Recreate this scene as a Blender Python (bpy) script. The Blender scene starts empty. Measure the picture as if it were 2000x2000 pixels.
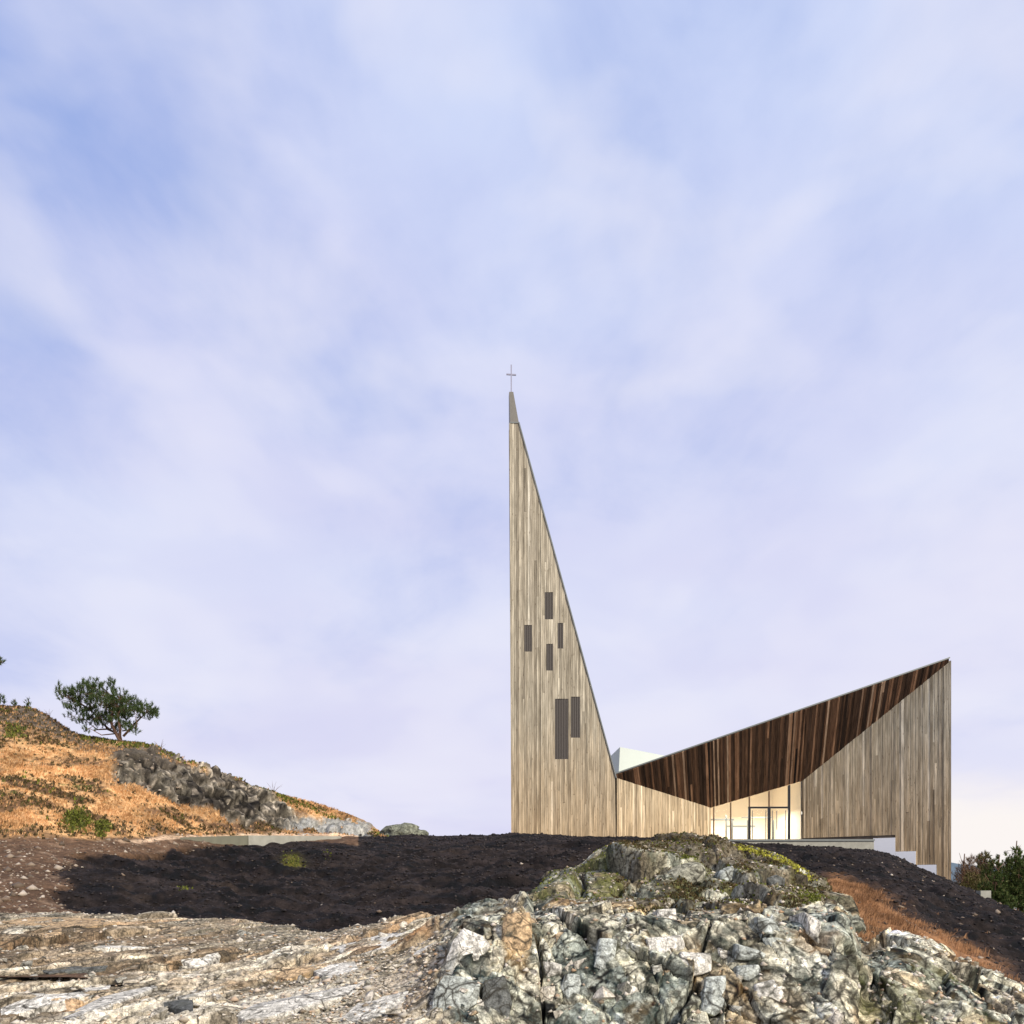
import bpy, bmesh, math, random
import numpy as np
from mathutils import Vector, Matrix
random.seed(7); rng = np.random.default_rng(7)
S = bpy.context.scene; COL = S.collection
R_ = math.radians

# ------------------------------------------------------------------ camera
F, HY = 1680.0, 1740.0            # focal length and horizon row of the 2000 px photograph; eye level is z = 0
cam = bpy.data.cameras.new('camera'); co = bpy.data.objects.new('camera', cam); COL.objects.link(co)
co.rotation_euler = (R_(90), 0, 0); cam.sensor_width = 36; cam.lens = 36*F/2000; cam.shift_y = (HY-1000)/2000
cam.clip_start = 0.1; cam.clip_end = 20000; S.camera = co

# ------------------------------------------------------------------ world
SUN_EL, SUN_AZ = R_(36), R_(138)   # azimuth clockwise from +Y (the view direction): behind the camera, to the right
W = bpy.data.worlds.new('World'); S.world = W; W.use_nodes = True
nt = W.node_tree; nt.nodes.clear()
def N(t, **k):
    n = nt.nodes.new(t)
    for a, b in k.items():
        if a[0] == 'i' and a[1:].isdigit(): n.inputs[int(a[1:])].default_value = b
        else: setattr(n, a, b)
    return n
def L(a, b): nt.links.new(a, b)
def M(op, a, b=None, c=None, clamp=False):
    n = nt.nodes.new('ShaderNodeMath'); n.operation = op; n.use_clamp = clamp
    for i, v in enumerate((a, b, c)):
        if v is None: continue
        if isinstance(v, (int, float)): n.inputs[i].default_value = v
        else: L(v, n.inputs[i])
    return n.outputs[0]
def RAMP(f, stops, interp='LINEAR'):
    n = nt.nodes.new('ShaderNodeValToRGB'); e = n.color_ramp.elements; n.color_ramp.interpolation = interp
    while len(e) < len(stops): e.new(0.5)
    for q, (p, c) in zip(e, stops): q.position = p; q.color = (*c, 1) if len(c) == 3 else c
    L(f, n.inputs[0]); return n.outputs[0]
def MIX(f, a, b, mode='MIX'):
    n = nt.nodes.new('ShaderNodeMix'); n.data_type = 'RGBA'; n.blend_type = mode
    for s, v in ((n.inputs[0], f), (n.inputs[6], a), (n.inputs[7], b)):
        if isinstance(v, (int, float)): s.default_value = v
        elif isinstance(v, tuple): s.default_value = (*v, 1)
        else: L(v, s)
    return n.outputs[2]
def NOISE(vec, scale, detail=4, rough=.55, dist=0.0):
    n = nt.nodes.new('ShaderNodeTexNoise'); n.inputs['Scale'].default_value = scale; n.inputs['Detail'].default_value = detail
    n.inputs['Roughness'].default_value = rough; n.inputs['Distortion'].default_value = dist
    if vec is not None: L(vec, n.inputs['Vector'])
    return n.outputs[0]
def MAP(vec, sc=(1,1,1), rot=(0,0,0), loc=(0,0,0)):
    n = nt.nodes.new('ShaderNodeMapping'); n.inputs['Scale'].default_value = sc; n.inputs['Rotation'].default_value = rot
    n.inputs['Location'].default_value = loc; L(vec, n.inputs['Vector']); return n.outputs[0]
tc = N('ShaderNodeTexCoord'); sep = N('ShaderNodeSeparateXYZ'); L(tc.outputs['Generated'], sep.inputs[0])
dx, dy, dz = sep.outputs
sky = N('ShaderNodeTexSky', sky_type='NISHITA', sun_disc=False, sun_elevation=SUN_EL, sun_rotation=SUN_AZ, air_density=1.0, dust_density=1.0, ozone_density=3.0)
# cloud layer: a plane of streaks that run towards the horizon
h = M('ADD', M('MAXIMUM', dz, 0.0), 0.16)
cv = N('ShaderNodeCombineXYZ'); L(M('DIVIDE', dx, h), cv.inputs[0]); L(M('DIVIDE', dy, h), cv.inputs[1])
v1 = MAP(cv.outputs[0], (1.5, 0.95, 1), (0, 0, R_(14)), (3.1, 1.7, 0))
v2 = MAP(cv.outputs[0], (4.6, 2.9, 1), (0, 0, R_(24)), (9.3, 4.2, 0))
n1 = NOISE(v1, 1.0, 6, .56, .6); n2 = M('ADD', M('MULTIPLY', NOISE(v2, 1.0, 6, .55, .5), .4), M('MULTIPLY', NOISE(MAP(tc.outputs['Generated'], (5.5, 3.5, 7.5), (0, .5, 0)), 1.0, 6, .55, .4), .6))
n3 = NOISE(MAP(cv.outputs[0], (0.35, 0.3, 1), (0,0,.3), (5.0, 2.0, 0)), 1.0, 2)
cl = M('ADD', M('ADD', M('MULTIPLY', n1, .38), M('MULTIPLY', n2, .50)), M('MULTIPLY', n3, .30))
# more cover low down, thinner high up and on the left
cl = M('SUBTRACT', cl, M('MULTIPLY', dz, 0.15)); cl = M('ADD', cl, M('MULTIPLY', dx, 0.06))
mask = RAMP(cl, [(.26, (0,0,0)), (.60, (1,1,1))], 'EASE')
K = 10.0
def c10(r, g, b): return tuple(K*((v/255+.055)/1.055)**2.4 for v in (r, g, b))
blue = MIX(.85, MIX(1.0, sky.outputs[0], (1.0, .95, 1.0), 'MULTIPLY'), c10(156, 181, 240))
cloudc = RAMP(dz, [(0, (1,1,1)), (1, (1,1,1))])
elr = N('ShaderNodeMapRange'); L(dz, elr.inputs[0]); elr.inputs[1].default_value = 0; elr.inputs[2].default_value = .75
cA = MIX(elr.outputs[0], c10(236, 234, 249), c10(206, 218, 250))
lav = NOISE(MAP(cv.outputs[0], (.8, .9, 1), (0,0,.2), (1.0, 7.0, 0)), 1.0, 3)
cA = MIX(M('MULTIPLY', RAMP(lav, [(.42, (0,0,0)), (.62, (1,1,1))]), .45), cA, c10(216, 214, 243))
lowb = MIX(RAMP(dz, [(0, (0,0,0)), (.55, (1,1,1))]), c10(205, 210, 243), blue)
colr = MIX(mask, lowb, cA)
mot = NOISE(MAP(tc.outputs['Generated'], (5, 4, 9), (0, .45, 0)), 1.0, 3, .5, .3)
colr = MIX(RAMP(mot, [(.36, (.5,)*3), (.54, (0,0,0))]), colr, MIX(1.0, colr, (.90, .915, .975), 'MULTIPLY'))
colr = MIX(RAMP(mot, [(.48, (0,0,0)), (.70, (.45,)*3)]), colr, c10(238, 237, 250))
# pale evening glow above the horizon on the right
ex = RAMP(M('ADD', dz, M('MULTIPLY', M('SUBTRACT', n2, .5), .08)), [(.07, (1,1,1)), (.14, (0,0,0))], 'EASE'); wx = RAMP(dx, [(.30, (0,0,0)), (.46, (1,1,1))], 'EASE')
colr = MIX(M('MULTIPLY', ex, wx), colr, c10(252, 246, 243))
bg = N('ShaderNodeBackground'); L(colr, bg.inputs[0]); bg.inputs[1].default_value = 0.1
ow = N('ShaderNodeOutputWorld'); L(bg.outputs[0], ow.inputs[0])

# ------------------------------------------------------------------ sun and exposure
sl = bpy.data.lights.new('sun', 'SUN'); sl.energy = 4.3; sl.angle = R_(7); sl.color = (1, .91, .79)
so = bpy.data.objects.new('sun', sl); COL.objects.link(so)
sd = Vector((math.sin(SUN_AZ)*math.cos(SUN_EL), math.cos(SUN_AZ)*math.cos(SUN_EL), math.sin(SUN_EL)))
so.rotation_euler = (-sd).to_track_quat('-Z', 'Y').to_euler()
vs = S.view_settings; vs.view_transform = 'Standard'; vs.look = 'None'; vs.exposure = 0.0; vs.gamma = 1.0; vs.use_curve_mapping = False

# ------------------------------------------------------------------ helpers
def P(px, py, Y): return Vector(((px-1000)/F*Y, Y, (HY-py)/F*Y))
def tag(o, label=None, cat=None, group=None, kind=None):
    if label: o['label'] = label
    if cat: o['category'] = cat
    if group: o['group'] = group
    if kind: o['kind'] = kind
    return o
def link(name, me, mat=None, parent=None, mw=None):
    o = bpy.data.objects.new(name, me); COL.objects.link(o)
    if mat is not None and not me.materials: me.materials.append(mat)
    if parent is not None: o.parent = parent
    if mw is not None: o.matrix_local = mw
    return o
def mesh(name, verts, faces, smooth=False):
    me = bpy.data.meshes.new(name); me.from_pydata([tuple(v) for v in verts], [], faces); me.update()
    if smooth: me.shade_smooth()
    return me
def npmesh(name, V, Fa, smooth=True):
    me = bpy.data.meshes.new(name); n = len(V); k = Fa.shape[1]; m = len(Fa)
    me.vertices.add(n); me.vertices.foreach_set('co', V.astype(np.float32).ravel())
    me.loops.add(m*k); me.loops.foreach_set('vertex_index', Fa.astype(np.int32).ravel())
    me.polygons.add(m); me.polygons.foreach_set('loop_start', (np.arange(m)*k).astype(np.int32))
    me.update(calc_edges=True); me.validate()
    if smooth: me.shade_smooth()
    return me
def vcol(me, name, C):
    a = me.color_attributes.new(name, 'FLOAT_COLOR', 'POINT')
    D = np.ones((len(C), 4), np.float32); D[:, :3] = C; a.data.foreach_set('color', D.ravel())
def boxm(name, x0, x1, y0, y1, z0, z1):
    v = [(x, y, z) for x in (x0, x1) for y in (y0, y1) for z in (z0, z1)]
    return mesh(name, v, [(0,1,3,2), (4,6,7,5), (0,4,5,1), (2,3,7,6), (0,2,6,4), (1,5,7,3)])
def prism(name, pts, off):
    """closed solid: polygon pts (3-D) swept by the vector off"""
    n = len(pts); v = [Vector(p) for p in pts] + [Vector(p)+Vector(off) for p in pts]
    f = [tuple(range(n)), tuple(range(2*n-1, n-1, -1))] + [(i, n+i, n+(i+1) % n, (i+1) % n) for i in range(n)]
    me = mesh(name, v, f); bm = bmesh.new(); bm.from_mesh(me); bmesh.ops.recalc_face_normals(bm, faces=bm.faces); bm.to_mesh(me); bm.free()
    return me
# numpy noise
def _h(ix, iy, iz, s):
    a = (ix.astype(np.int64)*374761393 + iy.astype(np.int64)*668265263 + iz.astype(np.int64)*2147483647 + s*974634777) & 0xffffffff
    a = ((a ^ (a >> 13))*1274126177) & 0xffffffff; a = ((a ^ (a >> 15))*2246822519) & 0xffffffff
    return ((a ^ (a >> 16)) & 0xffffff)/float(0xffffff)
def vn(p, s=0):
    i = np.floor(p); f = p-i; f = f*f*(3-2*f); i = i.astype(np.int64); out = 0
    for a in (0, 1):
        for b in (0, 1):
            for c in (0, 1):
                w = (f[:,0] if a else 1-f[:,0])*(f[:,1] if b else 1-f[:,1])*(f[:,2] if c else 1-f[:,2])
                out = out + w*_h(i[:,0]+a, i[:,1]+b, i[:,2]+c, s)
    return out*2-1
def fbm(p, oct=4, s=0, g=.5):
    o = 0; a = 1; t = 0
    for k in range(oct): o = o + a*vn(p*2**k+k*17.3, s+k); t += a; a *= g
    return o/t
def voro(p, s=0):
    i = np.floor(p).astype(np.int64); f1 = np.full(len(p), 9.); f2 = np.full(len(p), 9.)
    cid = np.zeros(len(p)); off = np.zeros_like(p)
    for a in (-1, 0, 1):
        for b in (-1, 0, 1):
            for c in (-1, 0, 1):
                jx, jy, jz = i[:,0]+a, i[:,1]+b, i[:,2]+c
                q = np.stack([jx+_h(jx,jy,jz,s), jy+_h(jx,jy,jz,s+1), jz+_h(jx,jy,jz,s+2)], 1)
                d = np.sqrt(((p-q)**2).sum(1)); m = d < f1
                f2 = np.where(m, f1, np.minimum(f2, d)); f1 = np.where(m, d, f1)
                cid = np.where(m, _h(jx,jy,jz,s+3), cid); off = np.where(m[:,None], p-q, off)
    return f1, f2, cid, off
def rnd(cid, k): return (cid*9973.13*(k+1)*1.37) % 1.0
def sst(a, b, x): t = np.clip((x-a)/(b-a), 0, 1); return t*t*(3-2*t)
def table(cols, px, Y, smx=5, smy=4):
    """cols: {px: [(row, distance), ...]} profile of the ground along that line of sight -> heights on the fan grid"""
    ks = sorted(cols); Zc = []
    for k in ks:
        pts = sorted(cols[k], key=lambda t: t[1]); yy = np.array([t[1] for t in pts]); zz = np.array([(HY-t[0])/F*t[1] for t in pts])
        z = np.interp(Y, yy, zz)
        Zc.append(z)
    Zc = np.array(Zc); Z = np.empty((len(px), len(Y)))
    for j in range(len(Y)): Z[:, j] = np.interp(px, ks, Zc[:, j])
    def sm(A, n, ax):
        if n < 1: return A
        pad = [(0,0), (0,0)]; pad[ax] = (n, n); B = np.pad(A, pad, mode='edge'); C = np.cumsum(np.insert(B, 0, 0, axis=ax), axis=ax)
        return (np.take(C, range(2*n+1, C.shape[ax]), axis=ax)-np.take(C, range(0, C.shape[ax]-2*n-1), axis=ax))/(2*n+1)
    return sm(sm(sm(Z, smx, 0), smy, 1), max(1, smx//2), 0)
def fan(px, Y, Z):
    PX, YY = np.meshgrid(px, Y, indexing='ij'); V = np.stack([(PX-1000)/F*YY, YY, Z], 2)
    n, m = Z.shape; idx = np.arange(n*m).reshape(n, m)
    Fa = np.stack([idx[:-1,:-1], idx[1:,:-1], idx[1:,1:], idx[:-1,1:]], 2).reshape(-1, 4)
    return V, Fa, PX, YY
def gnorm(V):
    a = np.gradient(V, axis=0); b = np.gradient(V, axis=1); n = np.cross(a, b)
    return n/np.linalg.norm(n, axis=2, keepdims=True)

# ------------------------------------------------------------------ materials
def newmat(name, rough=.8, spec=.3):
    global nt
    m = bpy.data.materials.new(name); m.use_nodes = True; nt = m.node_tree; b = nt.nodes['Principled BSDF']
    b.inputs['Roughness'].default_value = rough; b.inputs['Specular IOR Level'].default_value = spec
    return m, b
def bump(b, hsock, strength=.5, dist=.02):
    n = nt.nodes.new('ShaderNodeBump'); n.inputs['Strength'].default_value = strength; n.inputs['Distance'].default_value = dist
    L(hsock, n.inputs['Height']); L(n.outputs[0], b.inputs['Normal'])
def plain(name, col, rough=.6, metal=0, var=.15, scale=6):
    m, b = newmat(name, rough); t = N('ShaderNodeTexCoord'); n = NOISE(t.outputs['Object'], scale, 5)
    L(MIX(n, tuple(c*(1-var) for c in col), tuple(min(1, c*(1+var)) for c in col)), b.inputs['Base Color']); b.inputs['Metallic'].default_value = metal
    bump(b, n, .15, .01); return m
def wood(name, stops, warm_light=None, grainamt=.35):
    m, b = newmat(name, .85, .15)
    t = N('ShaderNodeTexCoord'); oi = N('ShaderNodeObjectInfo'); r = oi.outputs['Random']
    off = nt.nodes.new('ShaderNodeCombineXYZ'); L(M('MULTIPLY', r, 37.0), off.inputs[0]); L(M('MULTIPLY', r, 91.0), off.inputs[2])
    va = nt.nodes.new('ShaderNodeVectorMath'); L(t.outputs['Object'], va.inputs[0]); L(off.outputs[0], va.inputs[1]); v = va.outputs[0]
    base = RAMP(r, stops)
    if warm_light:
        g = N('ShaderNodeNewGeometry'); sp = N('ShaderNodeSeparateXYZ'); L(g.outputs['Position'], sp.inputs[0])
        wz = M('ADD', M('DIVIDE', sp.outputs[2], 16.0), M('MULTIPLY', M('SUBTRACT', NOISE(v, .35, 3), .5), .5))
        base = MIX(RAMP(wz, [(.1, (1,1,1)), (.75, (0,0,0))]), base, MIX(1.0, base, warm_light, 'MULTIPLY'))  # low warm light put into the board colour, fading upwards
    gr = NOISE(MAP(v, (26, 26, .9)), 1.0, 6, .6); ln = NOISE(MAP(v, (3, 3, .45)), 1.0, 3)
    col = MIX(1.0, base, RAMP(gr, [(.3, (1-grainamt,)*3), (.68, (1+grainamt*.5,)*3)]), 'MULTIPLY')
    col = MIX(1.0, col, RAMP(ln, [(.3, (.60, .585, .56)), (.66, (1.10, 1.09, 1.07))]), 'MULTIPLY')
    kn = nt.nodes.new('ShaderNodeTexVoronoi'); L(MAP(v, (5, 5, 1.5)), kn.inputs['Vector']); kn.inputs['Scale'].default_value = 1.0
    col = MIX(RAMP(kn.outputs[0], [(.06, (.75,)*3), (.16, (0,0,0))]), col, MIX(1.0, col, (.35, .28, .24), 'MULTIPLY'))
    L(col, b.inputs['Base Color']); bump(b, gr, .5, .008); return m
mat_wood = wood('weathered pine', [(0, (.33,.285,.205)), (.12, (.46,.405,.295)), (.3, (.57,.505,.37)), (.45, (.46,.405,.30)), (.62, (.585,.52,.38)), (.74, (.43,.38,.28)), (.9, (.62,.555,.41)), (.95, (.80,.74,.58)), (1, (.86,.80,.64))], warm_light=(1.18, .98, .78), grainamt=.45)
mat_dark = wood('dark stained pine', [(0, (.025,.017,.013)), (.25, (.10,.058,.036)), (.5, (.18,.098,.056)), (.6, (.065,.041,.029)), (.8, (.29,.155,.086)), (.92, (.46,.26,.15)), (1, (.72,.50,.33))], grainamt=.6)
mat_core = plain('dark backing', (.10, .08, .06), .9)
mat_flash = plain('zinc flashing', (.20, .21, .19), .5, .4)
mat_zinc = plain('zinc cap', (.20, .185, .15), .5, .4)
mat_louvre = plain('grey louvre', (.085, .075, .065), .8)
mat_steel = plain('cross steel', (.38, .36, .40), .35, .6)
mat_frame = plain('dark anodised frame', (.022, .024, .028), .4, .3)
mat_brown = plain('brown timber mullion', (.14, .085, .05), .7)
mat_inner = plain('pale grey inner frame', (.24, .25, .23), .6)
mat_cream = plain('cream plaster', (.82, .74, .62), .9, var=.04)
mat_white = plain('white foundation paint', (.86, .87, .88), .8, var=.04)
mat_conc = plain('pale concrete', (.19, .185, .13), .9, var=.25, scale=2)
mat_slab = plain('grey concrete slab', (.33, .32, .26), .9, var=.35, scale=3)
mat_roof = plain('pale roof membrane', (.62, .68, .60), .8, var=.08)
mat_skyl = plain('pale panel', (.68, .72, .63), .7, var=.05, scale=1)
def glassmat():
    global nt
    m = bpy.data.materials.new('clear glass'); m.use_nodes = True; nt = m.node_tree; nt.nodes.clear()
    tr = N('ShaderNodeBsdfTransparent'); tr.inputs[0].default_value = (.95, .97, .96, 1)
    gl = N('ShaderNodeBsdfGlossy'); gl.inputs['Roughness'].default_value = .03
    fr = N('ShaderNodeFresnel'); fr.inputs[0].default_value = 1.45; mx = N('ShaderNodeMixShader')
    L(fr.outputs[0], mx.inputs[0]); L(tr.outputs[0], mx.inputs[1]); L(gl.outputs[0], mx.inputs[2])
    o = N('ShaderNodeOutputMaterial'); L(mx.outputs[0], o.inputs[0]); return m
mat_glass = glassmat()
def cracks(v, col):
    w = nt.nodes.new('ShaderNodeTexNoise'); w.inputs['Scale'].default_value = 1.7; w.inputs['Detail'].default_value = 4; L(v, w.inputs['Vector'])
    mv = nt.nodes.new('ShaderNodeVectorMath'); mv.operation = 'MULTIPLY_ADD'; L(w.outputs[1], mv.inputs[0]); mv.inputs[1].default_value = (.55,.55,.55); L(MAP(v, (1, 1, 1), (0, R_(-28), 0)), mv.inputs[2])
    for sc_, wd, am in ((1.5, .035, .95), (3.6, .045, .85), (8.5, .05, .6)):
        e = nt.nodes.new('ShaderNodeTexVoronoi'); e.feature = 'DISTANCE_TO_EDGE'; e.inputs['Scale'].default_value = 1.0; L(MAP(mv.outputs[0], (sc_, sc_*.9, sc_*.75)), e.inputs['Vector'])
        br = NOISE(v, sc_*.9, 3); am_ = M('MULTIPLY', RAMP(br, [(.4, (0,0,0)), (.52, (1,1,1))]), am)
        col = MIX(M('MULTIPLY', RAMP(e.outputs[0], [(0, (1,1,1)), (wd, (0,0,0))]), am_), col, (.03, .026, .018)); ck = e.outputs[0]
    return col, ck
def ground_mat(name, attr='tint', sc=1.0, bs=.6, bd=.03, contrast=(.62, 1.35), specks=None, rough=.9):
    m, b = newmat(name, rough, .15)
    a = N('ShaderNodeAttribute', attribute_name=attr); g = N('ShaderNodeNewGeometry'); v = g.outputs['Position']
    n1 = NOISE(v, 9*sc, 10, .7, .4); n2 = NOISE(v, 40*sc, 5, .6); n3 = NOISE(v, 1.6*sc, 5)
    col = MIX(1.0, a.outputs['Color'], RAMP(n1, [(.33, (contrast[0],)*3), (.66, (contrast[1],)*3)]), 'MULTIPLY')
    col = MIX(1.0, col, RAMP(n2, [(.35, (.72, .70, .68)), (.65, (1.22, 1.22, 1.22))]), 'MULTIPLY')
    col = MIX(1.0, col, RAMP(n3, [(.35, (.85, .84, .82)), (.65, (1.1, 1.1, 1.12))]), 'MULTIPLY')
    if specks:
        col, ck = cracks(v, col)
        vv = nt.nodes.new('ShaderNodeTexVoronoi'); L(v, vv.inputs['Vector']); vv.inputs['Scale'].default_value = 26*sc
        n4 = NOISE(v, 3.1*sc, 4)
        col = MIX(M('MULTIPLY', RAMP(vv.outputs[0], [(.12, (1,1,1)), (.3, (0,0,0))]), RAMP(n4, [(.5, (0,0,0)), (.6, (.8,)*3)])), col, specks)
    L(col, b.inputs['Base Color']); bump(b, M('ADD', M('MULTIPLY', n1, .7), M('MULTIPLY', n2, .3)), bs, bd); return m
mat_rock = ground_mat('fractured gneiss', sc=1.5, bs=.5, bd=.03, contrast=(.22, 1.6), specks=(.05, .045, .035))
mat_ground = ground_mat('ground', sc=.45, bs=.8, bd=.10, contrast=(.45, 1.5))
mat_stone_obj = None
def objrock(name, stops, sc=1.0, spots=True):
    m, b = newmat(name, .9, .15); oi = N('ShaderNodeObjectInfo'); g = N('ShaderNodeNewGeometry'); v = g.outputs['Position']
    n1 = NOISE(v, 9*sc, 8, .62, .3); n2 = NOISE(v, 40*sc, 4)
    col = MIX(1.0, RAMP(oi.outputs['Random'], stops, 'CONSTANT'), RAMP(n1, [(.33, (.3,)*3), (.66, (1.5,)*3)]), 'MULTIPLY')
    col = MIX(1.0, col, RAMP(n2, [(.35, (.75, .73, .7)), (.65, (1.2,)*3)]), 'MULTIPLY'); col, ck = cracks(v, col)
    sn_ = NOISE(MAP(v, (5, 5, 3)), 1.0, 6, .65); col = MIX(RAMP(sn_, [(.52, (0,0,0)), (.62, (.45,)*3)]), col, (.10, .10, .075))
    L(col, b.inputs['Base Color']); bump(b, M('ADD', M('MULTIPLY', n1, .7), M('MULTIPLY', n2, .3)), .9, .05); return m
mat_block = objrock('gneiss block', [(0, (.58,.53,.43)), (.25, (.38,.37,.31)), (.42, (.68,.62,.50)), (.6, (.46,.43,.35)), (.74, (.50,.38,.24)), (.82, (.26,.25,.21)), (.9, (.74,.70,.60))])
mat_boulder = objrock('lichen boulder', [(0, (.22,.23,.17)), (.5, (.26,.25,.18))], .5)
def leafmat(name, cols, rough=.7, pos=0):
    m, b = newmat(name, rough, .2); g = N('ShaderNodeNewGeometry'); f = g.outputs['Random Per Island']
    if pos: f = M('ADD', M('MULTIPLY', f, 1-pos), M('MULTIPLY', RAMP(NOISE(MAP(g.outputs['Position'], (1, .4, 1), (0, .5, 0)), .9, 5, .65), [(.33, (0,0,0)), (.67, (1,1,1))]), pos))
    L(RAMP(f, [(i/(len(cols)-1), c) for i, c in enumerate(cols)]), b.inputs['Base Color']); return m
mat_needle = leafmat('pine needles', [(.018,.035,.012), (.045,.075,.02), (.075,.11,.035), (.12,.15,.06)])
mat_bush = leafmat('evergreen foliage', [(.03,.05,.014), (.06,.10,.022), (.10,.14,.035), (.15,.15,.05)])
mat_olive = leafmat('olive twigs', [(.06,.06,.02), (.11,.11,.035), (.16,.15,.05), (.20,.14,.07)])
mat_russet = leafmat('russet twigs', [(.10,.055,.03), (.17,.10,.055), (.24,.15,.08)])
mat_bark = plain('bark', (.17, .10, .065), .95, var=.5, scale=14)
mat_grass = leafmat('dry straw grass', [(.18,.10,.045), (.50,.28,.115), (.80,.48,.22), (.95,.68,.38)], pos=.65)
mat_fox = leafmat('foxy dead grass', [(.07,.04,.02), (.20,.10,.045), (.42,.22,.10), (.58,.34,.18)], pos=.6)
mat_green = leafmat('green moss and heather', [(.05,.055,.015), (.10,.11,.02), (.22,.24,.03)])
mat_heath = leafmat('dark heather', [(.035,.025,.015), (.07,.05,.02), (.10,.085,.025), (.13,.075,.03)])
mat_moss = leafmat('yellow moss', [(.24,.25,.03), (.42,.40,.05), (.55,.50,.08)])
mat_clod = leafmat('peat clods', [(.007,.006,.0055), (.018,.014,.012), (.05,.04,.035)])
mat_gravel = leafmat('broken stone', [(.20,.16,.11), (.42,.36,.27), (.60,.54,.44), (.34,.31,.25), (.42,.27,.15), (.70,.65,.55)])
mat_peb = leafmat('hillside stones', [(.10,.075,.05), (.18,.13,.09), (.25,.19,.13), (.5,.43,.34)])

# ------------------------------------------------------------------ far land
fv = []; ff = []
ang = [math.radians(a) for a in range(-90, 91, 3)]
rr = [60, 120, 250, 600, 1500, 4000, 9000]
for i, a in enumerate(ang):
    for j, r in enumerate(rr): fv.append((math.sin(a)*r, math.cos(a)*r, -7-0.5*j))
for i in range(len(ang)-1):
    for j in range(len(rr)-1): k = i*len(rr)+j; ff.append((k, k+len(rr), k+len(rr)+1, k+1))
me = mesh('far_ground', fv, ff); vm = plain('far meadow and heath', (.06, .07, .03), .95, var=.4, scale=.05)
tag(link('far_ground', me, vm), kind='structure')
def hill(name, D, x0, x1, hf, n, mat, depth):
    v = []; f = []
    for i in range(n+1):
        x = x0+(x1-x0)*i/n; hz = hf(i/n)
        for y, z in ((D, -9), (D+depth*.35, hz*.72), (D+depth*.6, hz), (D+depth, hz*.55), (D+depth*1.5, -9)): v.append((x, y, z))
    for i in range(n):
        for j in range(4): k = i*5+j; f.append((k, k+5, k+6, k+1))
    return tag(link(name, mesh(name, v, f, True), mat), kind='structure')
mh = plain('distant wooded hill', (.10, .14, .17), .95, var=.25, scale=.02)
hill('far_hill', 1500, 300, 2200, lambda t: 60+34*math.sin(t*7+.5)+8*math.sin(t*31), 90, mh, 600)
wat = plain('fjord water', (.12, .20, .36), .12, var=.05, scale=.05)
me = mesh('water', [(150, 300, -6.6), (1800, 300, -6.6), (2500, 1560, -6.6), (150, 1560, -6.6)], [(0,1,2,3)]); tag(link('water', me, wat), kind='structure')

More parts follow.
